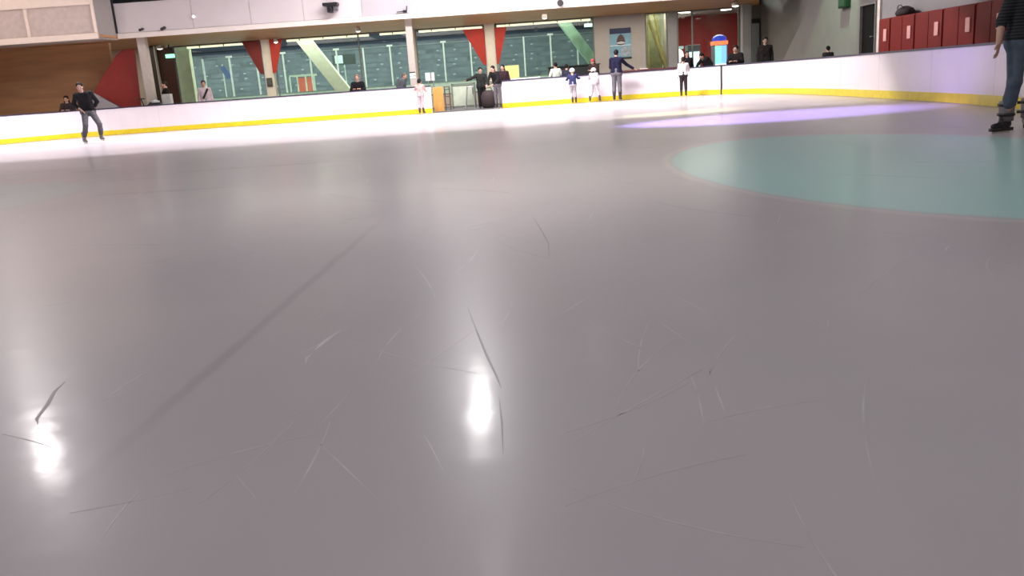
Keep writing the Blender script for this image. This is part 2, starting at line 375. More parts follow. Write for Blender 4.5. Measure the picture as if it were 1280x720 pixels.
# red sails
def sail(poly, y, label, th=.05, m=red_sail):
    t = thing('red_sail', MB().xz(poly, y, y+th), m, label, 'fabric sail', bevel=.01)
    for hx_ in (poly[0][0]+.06, poly[1][0]-.06): MB().tube((hx_, y+.025, poly[1][1]-.03), (hx_, y+.025, 3.53), .008).build('hanging_wire', darkframe, t)
    return t
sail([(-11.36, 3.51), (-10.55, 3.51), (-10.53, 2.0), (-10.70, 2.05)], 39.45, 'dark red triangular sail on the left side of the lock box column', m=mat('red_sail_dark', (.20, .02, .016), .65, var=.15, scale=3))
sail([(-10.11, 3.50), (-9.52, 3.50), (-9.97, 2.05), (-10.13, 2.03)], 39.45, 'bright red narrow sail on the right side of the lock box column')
sail([(-1.42, 3.34), (-.46, 3.34), (-.44, 1.74), (-.58, 1.76)], 39.45, 'broad red triangular sail left of the column behind the gate')
sail([(.03, 3.34), (.57, 3.32), (.12, 1.74), (.03, 1.75)], 39.45, 'narrow red sail right of the column behind the gate')
mb = MB().xz([(-15.96, 1.55), (-15.3, 2.35), (-14.78, 2.95), (-14.5, 3.14), (-14.02, 3.16), (-14.14, .7), (-15.25, .9)], 34.2, 34.27)
thing('red_wall_panel', mb, mat('red_panel', (.30, .028, .02), .5, var=.1), 'large dark red slanted panel beside the pale left column', 'wall panel', bevel=.015)
st = empty('sloped_stair_side', (-15.3, 33.9, 0), 'pale sloped stair side below the red panel', 'staircase')
MB().xz([(-15.98, 1.60), (-15.80, 1.60), (-14.95, 1.05), (-14.7, 0), (-15.98, 0)], 33.95, 34.10).build('side_wall', mat('stair_side', (.46, .43, .45), .6), st)
MB().bar((-15.98, 34.0, 1.66), (-14.9, 34.0, 1.03), .05, .06).build('handrail', mat('rail_dark', (.08, .07, .07), .4), st)

# lock box, notices, posters
t = empty('wall_box', (-10.33, 39.53, 1.6), 'small dark grey box on the cream column under the red sails', 'control box')
MB().box(-10.47, -10.22, 39.48, 39.55, 1.47, 1.84).build('box_body', mat('box_dark', (.07, .075, .07), .5), t, bevel=.01)
MB().box(-10.44, -10.25, 39.465, 39.48, 1.52, 1.79).build('box_lid', mat('box_lid', (.11, .12, .11), .4), t)
def notice(x0, x1, z0, z1, y, lab, lines=True, n=4):
    t = empty('paper_notice', ((x0+x1)/2, y, (z0+z1)/2), lab, 'notice')
    MB().box(x0, x1, y, y+.012, z0, z1).build('sheet', mat('paper', (.85, .90, .86), .6, var=.02), t)
    return t
notice(-3.39, -3.17, 1.30, 1.50, 33.78, 'white paper notice with dark lines on the front cream column')
MB().box(-3.39, -3.17, 33.775, 33.78, 1.39, 1.405).build('printed_line', darkframe, bpy.data.objects['paper_notice'])
MB().box(-3.39, -3.17, 33.775, 33.78, 1.52, 1.55).build('printed_line', darkframe, bpy.data.objects['paper_notice'])
t = empty('notice_stand', (-2.77, 36.03, 0), 'slim steel stand holding two white sheets behind the gate', 'stand')
for x in (-2.88, -2.66): MB().tube((x, 36.03, 0), (x, 36.03, 1.53), .02).build('post', steel, t)
MB().tube((-2.93, 36.03, 1.25), (-2.60, 36.03, 1.25), .015).build('crossbar', steel, t)
for x0, x1 in ((-2.98, -2.77), (-2.73, -2.60)): MB().box(x0, x1, 35.998, 36.010, 1.19, 1.52).build('sheet', mat('paper', (.85, .9, .86)), t, label='white paper sheet')
# blue poster
p = empty('poster', (5.73, 39.9, 2.3), 'tall light blue poster with a navy header on the grey wall', 'poster')
MB().box(5.25, 6.22, 39.895, 39.918, 1.60, 2.96).build('sheet', mat('poster_blue', (.22, .42, .55), .45, var=.12, scale=3), p)
MB().box(5.25, 6.22, 39.885, 39.894, 2.72, 2.96).build('header', mat('poster_navy', (.015, .02, .08), .4), p, label='navy header band')
MB().box(5.25, 6.22, 39.885, 39.894, 2.18, 2.22).build('divider', mat('poster_white', (.7, .8, .85), .4), p)
MB().box(5.60, 6.22, 39.885, 39.894, 1.60, 1.67).build('footer', darkframe, p)
MB().box(5.75, 6.18, 39.885, 39.894, 1.72, 2.12).build('picture', mat('poster_grey', (.36, .42, .47), .45, var=.3, scale=8), p)
mb = MB().lathe((0, 0, 0), [(.001, -.30), (.16, -.26), (.20, -.14), (.16, .02), (.10, .12), (.001, .20)], 14, 1, .03)
mb.v = [(x+5.75, y+39.885, z+2.50) for x, y, z in mb.v]
mb.build('figure', mat('poster_brown', (.10, .05, .05), .5), p, label='dark figure printed on the poster')
mb = MB().lathe((0, 0, 0), [(.001, -.08), (.17, -.05), (.19, .0), (.001, .05)], 14, 1, .04)
mb.v = [(x+5.75, y+39.880, z+2.33) for x, y, z in mb.v]
mb.build('printed_shape', mat('poster_pale', (.6, .6, .62), .5), p, label='pale printed shape')

# ledge and paper behind the boards
t = empty('ledge_counter', (5.6, 32.1, 0), 'maroon ledge counter behind the man in navy', 'counter')
MB().box(4.35, 6.75, 31.75, 32.25, .98, 1.04).build('counter_top', mat('maroon_top', (.16, .055, .05), .5, var=.15), t, bevel=.01)
MB().box(4.4, 6.7, 31.85, 32.2, .0, .98).build('counter_front', mat('maroon_front', (.12, .045, .045), .6), t)
thing('paper_pad', MB().box(5.28, 5.55, 31.85, 32.0, 1.04, 1.065), mat('paper', (.85,.9,.86)), 'small white paper pad on the maroon ledge', 'paper', bevel=.003)
t = empty('service_counter', (3.0, 35, 0), 'black counter block behind the children in white helmets', 'counter')
MB().box(2.1, 4.15, 35.1, 35.7, 0, 1.36).build('counter_body', mat('counter_black', (.012, .016, .015), .5), t, bevel=.01)
MB().box(2.05, 4.2, 35.05, 35.75, 1.36, 1.40).build('counter_top', mat('counter_top_black', (.03, .035, .03), .3), t)
# pale items beside gate, behind board
t = empty('skate_aid', (1.0, 32.4, 0), 'row of pale folded mats on the low bench behind the boards', 'bench')
MB().box(.45, 1.75, 32.3, 32.7, .0, .95).build('bench_body', mat('bench_grey', (.25, .27, .25), .6), t)
MB().box(.5, 1.6, 32.32, 32.68, .95, 1.03).build('mat_stack', mat('mat_pale', (.70, .74, .66), .6), t, bevel=.02)
t = empty('info_panel', (.65, 38.3, 0), 'pale yellow lit panel on legs behind the gate adults', 'sign')
MB().box(.22, .98, 38.3, 38.36, 1.06, 1.62).build('panel', mat('panel_yellow', (.75, .72, .30), .5, emit=(.85, .85, .35), estr=.45), t)
for lx in (.3, .9): MB().tube((lx, 38.33, 0), (lx, 38.33, 1.06), .02).build('leg', steel, t)

# left concourse items
thing('white_carton', MB().box(-12.90, -12.58, 33.3, 33.55, .0, 1.36), mat('carton', (.50, .50, .47), .6), 'tall pale carton beside the dark doorway', 'box', bevel=.01)
t = empty('pushchair', (-13.0, 32.9, 0), 'dark pushchair with pale blanket beside the left column', 'pushchair')
mb = MB().lathe((-13.05, 32.9, .62), [(.02, -.02), (.20, .0), (.27, .18), (.25, .36), (.12, .50), (.01, .54)], 16, 1.2, .9); mb.build('seat_hood', black, t, smooth=True)
MB().bar((-13.35, 32.9, .55), (-13.55, 32.9, 1.24), .03, .03).bar((-13.60, 32.75, 1.24), (-13.5, 33.1, 1.24), .04, .04).build('handle', black, t)
MB().lathe((-12.98, 32.78, 1.10), [(.01, -.05), (.12, -.04), (.14, .02), (.01, .07)], 12, 1.3, .6).build('blanket', mat('blanket', (.6, .62, .64), .8), t, smooth=True, label='pale folded blanket')
for dx in (-.28, .28):
    for dy in (-.22, .22):
        MB().tube((-13.05+dx, 32.9+dy-.02, .12), (-13.05+dx, 32.9+dy+.02, .12), .12, n=16).build('wheel', black, t)
for dy in (-.22, .22):
    mb = MB().bar((-13.33, 32.9+dy, .12), (-12.95, 32.9+dy, .7), .03, .03).bar((-12.77, 32.9+dy, .12), (-13.2, 32.9+dy, .7), .03, .03)
    mb.build('side_frame', steel, t)

# exit light, white lamp, cameras, speakers on the fascia
t = empty('exit_light', (-14.08, 38.6, 3.05), 'glowing green exit light over the dark doorway', 'exit sign')
MB().box(-14.50, -14.12, 38.56, 38.66, 2.96, 3.12).build('lit_box', mat('exit_green', (.2, .8, .45), .4, emit=(.35, 1, .6), estr=1.6), t, bevel=.01)
MB().box(-14.33, -14.28, 38.58, 38.62, 3.12, 3.53).build('bracket', darkframe, t)
def downlight(x, y, z, label, r=.10, e=6, group=None, col=(1, .95, .85)):
    t = empty('ceiling_downlight', (x, y, z), label, 'downlight', group)
    MB().lathe((x, y, z), [(r*.7, 0), (r, -.06), (r*1.1, -.16), (r*1.1, -.18)], 16).build('housing', mat('lamp_housing', (.45, .42, .38), .4), t, smooth=False)
    MB().lathe((x, y, z-.18), [(r*.95, 0), (r*.8, -.03), (.01, -.05)], 16).build('lamp', mat('lamp_glow%g' % e, (1, 1, .95), .4, emit=col, estr=e), t)
downlight(-14.55, 38.2, 3.53, 'white lamp just left of the green exit light', .13, 1.2)
downlight(-9.75, 39.2, 3.53, 'small bright lamp in front of the narrow red sail', .09, 5)
downlight(-5.55, 36.0, 3.53, 'small lamp under the soffit above the seated person in black', .10, 1.5)
downlight(2.1, 36.0, 3.53, 'small lamp under the soffit left of the poster wall', .10, 1.5)
downlight(10.1, 36.6, 3.53, 'lamp under the soffit next to the curved grey wall', .14, 5)
t = empty('projector', (-6.0, 33.2, 4.0), 'black projector on a bracket high on the gallery fascia', 'projector')
MB().box(-6.32, -5.76, 33.0, 33.44, 4.13, 4.24).build('bracket_shelf', black, t, bevel=.02)
MB().box(-6.16, -5.98, 33.0, 33.35, 3.88, 4.12).build('body', black, t, bevel=.03)
MB().box(-5.93, -5.80, 33.1, 33.38, 3.95, 4.12).build('side_unit', mat('unit_grey', (.10, .10, .11), .4), t, bevel=.02)
MB().tube((-6.07, 33.0, 3.98), (-6.07, 32.95, 3.98), .06).build('lens', mat('lens', (.02, .02, .03), .1), t)
MB().bar((-6.05, 33.38, 4.18), (-6.05, 33.47, 4.18), .1, .06).build('wall_bracket', black, t)
def cctv(x, z, label, s=1.0):
    t = empty('security_camera', (x, 33.3, z), label, 'camera')
    MB().tube((x, 33.44, z+.05*s), (x, 33.36, z+.05*s), .05*s).build('mount', darkframe, t)
    MB().tube((x, 33.38, z+.04*s), (x-.03, 33.18, z-.02*s), .05*s, .06*s).build('body', black, t)
    MB().tube((x-.03, 33.18, z-.02*s), (x-.033, 33.165, z-.025*s), .035*s).build('lens', mat('lens', (.02,.02,.03)), t)
cctv(-13.25, 3.76, 'tiny dark camera on the fascia above the left pale column', .8)
cctv(-12.42, 3.74, 'small dark camera on the fascia right of the left pale column', 1)
t = empty('fascia_antenna', (-3.3, 33.4, 3.76), 'small dark bracket arm on the grey fascia panel', 'bracket')
MB().bar((-3.62, 33.38, 3.76), (-3.30, 33.38, 3.78), .03, .04).build('arm', darkframe, t)
MB().bar((-3.26, 33.41, 3.72), (-3.22, 33.41, 3.96), .03, .05).build('upright', darkframe, t)
MB().box(-3.38, -3.24, 33.34, 33.46, 3.73, 3.81).build('body', black, t, bevel=.01)
t = empty('fascia_speaker', (2.56, 33.3, 3.70), 'small dark round speaker on the fascia above the black counter', 'speaker')
MB().tube((2.56, 33.40, 3.70), (2.56, 33.2, 3.66), .10, .12, 18).build('body', mat('speaker_dark', (.05, .05, .055), .6), t)
MB().tube((2.56, 33.46, 3.71), (2.56, 33.40, 3.71), .04).build('mount', darkframe, t)
t = empty('fascia_lamp', (-11.26, 33.4, 4.13), 'small white lamp spot on the fascia near the left columns', 'lamp')
MB().tube((-11.26, 33.46, 4.13), (-11.26, 33.36, 4.11), .06).build('housing', mat('lamp_white', (.8, .8, .78), .4), t)
MB().tube((-11.26, 33.36, 4.11), (-11.26, 33.35, 4.11), .05).build('lamp', mat('lamp_soft', (1, 1, 1), .4, emit=(1, .95, .95), estr=1.2), t)
t = empty('green_wall_box', (12.2, 30.5, 2.8), 'dark green box mounted high on the curved grey wall', 'box')
MB().box(12.10, 12.29, 30.15, 30.80, 2.62, 3.05).build('box_body', mat('green_box', (.012, .04, .018), .5, spec=.2), t, bevel=.02)
MB().box(12.085, 12.10, 30.22, 30.73, 2.68, 2.99).build('front_panel', mat('green_box_face', (.015, .055, .025), .4, spec=.2), t)

# lockers ------------------------------------------------------------------
Y = [23.87, 23.15, 21.80, 20.43, 19.05, 17.85]
lab = ['narrow red locker end unit beside the pale wall corner', 'red locker unit with two doors, second from the black door',
       'red locker unit with two doors, middle of the row', 'red locker unit with two doors, fourth from the black door', 'red locker unit with two doors nearest the striped skater']
for i in range(5):
    y1, y0 = Y[i]-.012, Y[i+1]+.012; t = empty('locker', (10.8, (y0+y1)/2, 0), lab[i], 'locker', 'red lockers along the side wall')
    MB().box(10.53, 11.02, y0, y1, .08, 1.88).build('locker_body', red_lock, t, bevel=.01)
    MB().box(10.58, 11.0, y0+.02, y1-.02, .012, .08).build('plinth', darkframe, t)
    seams = [y0+.02, (y0+y1)/2, y1-.02] if i else [y0+.02, y1-.02]
    for k in range(len(seams)-1):
        dr = MB().box(10.505, 10.53, seams[k]+.012, seams[k+1]-.012, .12, 1.85).build('door', red_lock, t, bevel=.006)
        if k == 0:
            MB().box(10.48, 10.505, seams[k]+.14, seams[k]+.33, 1.28, 1.60).build('handle_plate', mat('handle_pink', (.78, .40, .36), .4), dr, bevel=.02, label='pale pink upright handle plate')
mb = MB().lathe((10.8, 22.95, 1.885), [(.28, 0), (.34, .08), (.26, .18), (.1, .24), (.02, .25)], 16, .7, 1)
t = empty('holdall_bag', (10.8, 22.95, 1.885), 'dark holdall bag lying on top of the second red locker', 'bag'); mb.build('bag_body', mat('bag_black', (.03, .018, .018), .8, bump=.3), t, smooth=True)
MB().tube((10.66, 22.8, 2.08), (10.66, 22.9, 2.16), .012).tube((10.66, 22.9, 2.16), (10.66, 23.05, 2.16), .012).tube((10.66, 23.05, 2.16), (10.66, 23.12, 2.08), .012).build('strap', black, t)

# arcade room ----------------------------------------------------------------
redw = mat('arcade_red', (.42, .035, .03), .6, var=.08)
struct('wall_arcade', MB().box(8.2, 13.4, 47.5, 47.7, 0, 3.9), redw, 'red back wall of the arcade room')
struct('wall_arcade.001', MB().box(8.22, 8.30, 40.1, 47.5, 0, 3.9), palewall)
struct('wall_arcade.002', MB().box(13.3, 13.4, 40.1, 47.5, 0, 3.9), palewall)
struct('wall_arcade.003', MB().box(12.55, 13.3, 44.5, 44.7, 0, 3.9), mat('arcade_green_grey', (.34, .38, .30), .7), 'pale green grey wall part in the arcade room')
struct('ceiling_arcade', MB().box(8.2, 13.4, 40.1, 47.5, 3.72, 3.8), mat('arcade_ceiling', (.55, .56, .53), .8), 'pale ceiling of the arcade room')
struct('floor_arcade', MB().box(8.2, 13.4, 40.2, 47.5, -.1, 0), floor_m)
for k, (x, y) in enumerate(((8.66, 42.1), (9.30, 42.6), (11.3, 42.6))):
    t = empty('panel_light', (x, y, 3.7), ['oval ceiling light nearest the grey pier in the arcade room', 'oval ceiling light second from the grey pier', 'oval ceiling light above the arcade machine'][k], 'ceiling light')
    MB().lathe((x, y, 3.715), [(.26, 0), (.30, -.05), (.28, -.09)], 24, 1, 1).build('rim', mat('lamp_white', (.8,.8,.78)), t)
    MB().lathe((x, y, 3.62), [(.26, 0), (.24, -.03), (.01, -.04)], 24).build('diffuser', mat('panel_glow', (1, 1, .9), .4, emit=(1, .98, .85), estr=5), t)
def arcade(x, y, w, h, lab, kind):
    t = empty('arcade_machine', (x, y, 0), lab, 'arcade machine')
    MB().box(x-w/2, x+w/2, y-.05, y+.6, 0, 1.0).build('cabinet_base', mat('arcade_navy', (.03, .03, .09), .4), t, bevel=.02)
    fr = MB()
    for a in (-w/2, w/2-.03): fr.box(x+a, x+a+.03, y-.05, y+.6, 1.0, h*.82)
    fr.box(x-w/2, x+w/2, y+.57, y+.6, 1.0, h*.82); fr.build('side_frame', mat('arcade_frame', (.35, .4, .5), .4), t)
    if kind:
        MB().box(x-w/2+.04, x+.02, y, y+.02, 1.02, h*.80).build('screen', mat('screen_green', (.2, .8, .6), .3, emit=(.30, .95, .70), estr=1.3), t, label='glowing green screen half')
        MB().box(x+.03, x+w/2-.04, y, y+.02, 1.02, h*.80).build('screen', mat('screen_blue', (.2, .5, .9), .3, emit=(.25, .55, 1), estr=1.3), t, label='glowing blue screen half')
        MB().box(x-w/2-.02, x+w/2+.02, y-.08, y+.62, h*.82, h*.89).build('marquee_band', mat('arcade_orange', (.9, .25, .08), .4, emit=(1, .22, .08), estr=1.3), t, label='glowing orange band')
        MB().lathe((x, y+.25, h*.89), [(w*.52, 0), (w*.55, h*.04), (w*.45, h*.09), (w*.2, h*.12), (.01, h*.125)], 20).build('dome_top', mat('arcade_blue', (.03, .06, .6), .3, emit=(.05, .10, .9), estr=.5), t, smooth=True, label='blue domed top')
        MB().box(x-w/2+.05, x+w/2-.05, y-.02, y, .9, 1.08).build('lit_tray', mat('tray_white', (1, 1, 1), .4, emit=(1, 1, 1), estr=1.2), t)
    else:
        MB().box(x-w/2+.04, x+w/2-.04, y, y+.02, 1.02, h*.80).build('screen', mat('screen_pale', (.7, .95, .9), .3, emit=(.70, 1, .93), estr=1.6), t, label='glowing pale screen')
        MB().box(x-w/2, x+w/2, y-.05, y+.6, h*.82, h*.95).build('marquee', mat('arcade_grey', (.2, .25, .27), .5), t, bevel=.02)
arcade(10.58, 40.9, .62, 2.38, 'claw machine with blue domed top, orange band and bright screens', 1)
arcade(9.45, 41.5, .6, 2.15, 'arcade machine with a plain pale screen behind the leaning person', 0)
t = empty('round_sign_machine', (8.72, 41.5, 0), 'machine with glowing white rounded front near the grey pier', 'arcade machine')
MB().box(8.42, 8.98, 41.5, 41.9, 0, 1.25).build('cabinet_base', darkframe, t)
mb = MB().lathe((0, 0, 0), [(.24, 0), (.26, .04), (.22, .10)], 24); mb.v = [(x*1.0+8.70, 41.5-z, y*1.25+1.58) for x, y, z in mb.v]
mb.build('lit_front', mat('front_white', (1, 1, 1), .4, emit=(1, 1, .97), estr=1.3), t, label='glowing white rounded front')
MB().box(8.45, 8.95, 41.42, 41.9, 1.9, 2.02).build('header', mat('header_pale', (.6, .8, .8), .4, emit=(.6, .8, .8), estr=.5), t)
# gold brace behind narrow window
t = empty('gold_brace', (7.6, 41, 0), 'gold diagonal brace tubes behind the narrow window', 'brace')
gold = mat('gold_metal', (.75, .68, .30), .35, metal=.3)
MB().tube((7.14, 41.0, 3.6), (8.06, 41.0, .9), .085).build('tube', gold, t)
MB().tube((7.50, 41.2, 3.6), (8.12, 41.2, .9), .045).build('tube', gold, t)
MB().tube((7.12, 40.6, .0), (7.12, 40.6, 3.7), .04).build('tube', gold, t)
struct('wall_stairwell', MB().box(6.2, 8.15, 42.6, 42.8, 0, 4), mat('stairwell_green', (.30, .32, .20), .7, var=.15), 'olive wall seen through the narrow window')
struct('wall_stairwell.001', MB().box(6.1, 6.2, 40.1, 42.8, 0, 4), greywall)

# door and shelf near the man in black
t = struct('door_3', MB().box(11.55, 12.10, 39.80, 39.88, 0, 2.95), darkframe, 'dark framed door with pale pane beside the grey column')
MB().box(11.72, 12.06, 39.78, 39.80, .9, 2.75).build('pane', mat('door3_grey', (.30, .33, .34), .3), t)

# ------------------------------------------------------------------ second rink beyond the glass
struct('floor_far_rink', MB().box(-34, 8, 42.0, 48, -.1, 0).box(-34, 24, 48, 69, -.1, 0), mat('far_ice', (.50, .62, .56), .25, var=.06))
struct('floor_far_walkway', MB().box(-34, 8, 40.1, 42.0, -.1, .02), floor_m)
far_bd = empty('far_rink_board', (-5, 44, 0), 'white boards of the second rink beyond the glazing', 'rink board')
MB().box(-34, 6.1, 44.0, 44.1, 0, 1.12).build('board_panel', mat('far_board', (.62, .70, .64), .5), far_bd)
MB().box(-34, 6.1, 43.98, 44.12, 1.12, 1.16).build('cap_rail', mat('far_cap', (.25, .3, .28), .5), far_bd)
gs = empty('glass_screen', (-5, 44.05, 0), 'tall glass safety screen with pale posts around the second rink', 'glass screen')
pane = MB().box(-34, 6.1, 44.045, 44.055, 1.16, 3.06); pane.build('pane', glass_mat('screen_glass', (.94, .97, .96), .05), gs)
MB().box(-34, 6.1, 44.03, 44.07, 3.06, 3.09).build('top_rail', mat('far_rail', (.30, .36, .36), .4), gs)
postm = mat('far_post', (.85, .92, .88), .4)
for i in range(17):
    x = -16.1+i*1.35
    mb = MB().box(x-.035, x+.035, 44.0, 44.1, 1.16, 3.09)
    if i % 2 == 0: mb.box(x-.14, x+.14, 43.95, 44.12, 3.06, 3.15)
    mb.build('post', postm, gs)
grand = empty('grandstand', (-10, 70, 0), 'dark grey blue grandstand tiers across the second rink', 'grandstand')
tier = MB()
for k in range(10): tier.box(-52, 22, 69+k*.9, 78.1, .0 if k == 0 else 1.25+(k-1)*.42, 1.25+k*.42)
tier.build('tiers', mat('tier_grey', (.13, .15, .165), .7, var=.35, scale=1.2, stretch=(.6, 1, 1)), grand)
for k in range(9):
    mb = MB(); z = 1.25+k*.42
    x = -50+random.random()
    while x < 20:
        w = random.choice((1.6, 2.4, 3.4)); mb.box(x, x+w, 69.45+k*.9, 69.6+k*.9, z+.02, z+.30); x += w+random.choice((.35, .5, 1.2))
    mb.build('bench', mat('bench_grey_blue', (.16, .18, .19), .6, var=.3, scale=.9), grand)
mb = MB()
for k in (1, 3, 4, 6):
    for j in range(44):
        x = -50+j*1.6+random.random()*.4; mb.box(x, x+.20, 69.4+k*.9, 69.44+k*.9, 1.25+k*.42+.15, 1.25+k*.42+.26)
mb.build('seat_number', mat('tag_white', (.45, .5, .49), .5), grand)['kind'] = 'stuff'
fw = struct('wall_far_rink', MB().box(-60, 26, 78.2, 78.4, 0, 12), mat('far_navy', (.04, .06, .085), .7, var=.12, scale=.5), 'dark blue clad wall over the grandstand')
mb = MB()
for z in (5.35, 5.9, 6.5, 7.1, 7.7, 8.3, 8.9, 9.5): mb.box(-60, 26, 78.1, 78.2, z, z+.14)
mb.build('cladding_rib', mat('far_rib', (.035, .045, .06), .6), fw)
struct('ceiling_far_rink', MB().box(-60, 26, 40.1, 78.4, 12, 12.2), mat('far_ceiling', (.15, .17, .17), .8))
struct('wall_far_left', MB().box(-34.2, -34, 40.1, 68, 0, 12), mat('far_side', (.2, .25, .24), .8))
struct('wall_far_right', MB().box(25.0, 25.1, 48, 78, 0, 12), mat('far_side', (.2,.25,.24)))
struct('wall_over_windows', MB().box(-34, 6.2, 40.1, 40.2, 3.62, 12), mat('far_side', (.2,.25,.24)))
# raking columns
def rake(a, b, w, dp, lab, m=colgreen):
    t = empty('raking_column', (b[0], b[1], 0), lab, 'column'); MB().bar(a, b, w, dp).build('shaft', m, t, bevel=.02)
    MB().box(b[0]-w*.7, b[0]+w*.7, b[1]-.4, b[1]+.4, 0, .12).build('base', m, t)
rake((-9.4, 42.9, 3.75), (-6.9, 42.9, 0.0), .62, .5, 'pale green leaning column in the widest window bay')
rake((3.3, 42.9, 3.75), (5.95, 42.9, 0.0), .50, .5, 'green lit leaning column seen beside the poster wall', mat('raking_green', (.30, .48, .34), .7, var=.25, scale=2))
t = struct('column.007', MB().box(-14.92, -14.28, 40.9, 41.3, 0, 3.9), mat('brick_green', (.66, .68, .48), .7, var=.1, scale=3), 'pale green masonry column behind the first window', bevel=.02)
struct('ceiling_strip', MB().box(-14.2, 4.6, 40.2, 41.2, 3.60, 3.66), mat('far_side', (.2,.25,.24)))
# light strips at the window head
def strip(x0, x1, lab):
    t = empty('linear_light', ((x0+x1)/2, 40.5, 3.55), lab, 'linear light')
    MB().box(x0, x1, 40.46, 40.62, 3.53, 3.598).build('housing', mat('lamp_white', (.8,.8,.78)), t)
    MB().box(x0+.03, x1-.03, 40.45, 40.55, 3.41, 3.52).build('tube_cover', mat('strip_glow', (1, 1, .85), .4, emit=(.98, .92, .62), estr=1.15), t)
    mb = MB(); x = x0+.6
    while x < x1-.3: mb.box(x, x+.05, 40.43, 40.45, 3.42, 3.53); x += 1.1
    mb.build('clip', mat('clip_grey', (.25, .26, .22), .5), t)
strip(-14.2, -11.0, 'short cream light strip at the head of the first window')
strip(-9.6, -5.75, 'cream light strip left of the front cream column')
strip(-5.3, -3.95, 'short cream light strip touching the front cream column')
strip(-3.5, -.5, 'cream light strip above the gate window bay')
strip(.1, 4.5, 'long cream light strip over the bay next to the poster wall')
# penalty shelter, banner
t = empty('goal_shelter', (-9.4, 47, 0), 'white framed shelter with orange back in the second rink', 'shelter')
ow = mat('shelter_white', (.85, .88, .66), .5); y = 46.8
mb = MB()
for x in (-11.15, -10.75, -10.3, -9.85): mb.bar((x, y, 0), (x, y, 2.0), .07, .07)
mb.bar((-11.15, y, 2.03), (-9.85, y, 2.03), .08, .10); mb.bar((-11.15, y+.8, 2.03), (-9.85, y+.8, 2.03), .08, .10); mb.build('frame', ow, t)
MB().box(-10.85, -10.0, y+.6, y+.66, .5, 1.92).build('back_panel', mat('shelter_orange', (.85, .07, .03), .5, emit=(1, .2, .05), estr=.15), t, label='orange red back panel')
t = empty('hanging_banner', (-15.0, 45, 0), 'slanted blue banner behind the glass screen', 'banner')
MB().xz([(-14.15, 2.68), (-13.86, 2.72), (-13.52, 2.12), (-13.80, 2.02)], 44.6, 44.65).build('cloth', mat('banner_blue', (.03, .09, .42), .5), t)
MB().tube((-14.0, 44.70, 0), (-14.0, 44.70, 2.8), .03).build('pole', postm, t)
t = empty('far_score_panel', (-8.3, 46, 0), 'small white lit panel with dark surround behind the widest window', 'sign')
MB().box(-8.5, -7.3, 45.4, 45.5, 2.38, 2.90).build('surround', black, t)
MB().box(-8.35, -7.95, 45.36, 45.4, 2.46, 2.86).build('lit_face', mat('face_white', (.8, .95, .92), .5, emit=(.8, 1, .95), estr=.7), t)
MB().tube((-7.9, 45.45, 0), (-7.9, 45.45, 2.38), .03).build('pole', postm, t)
t = empty('floodlight_cluster', (3.9, 42, 3.3), 'bright greenish lamp near the upper corner of the bay beside the poster wall', 'lamp')
MB().box(4.25, 4.6, 41.0, 41.2, 3.18, 3.32).build('lamp', mat('flood_green', (.7, 1, .85), .4, emit=(.6, 1, .8), estr=1.5), t)
MB().bar((4.42, 41.1, 3.32), (4.42, 41.1, 3.6), .04, .04).build('stem', steel, t)

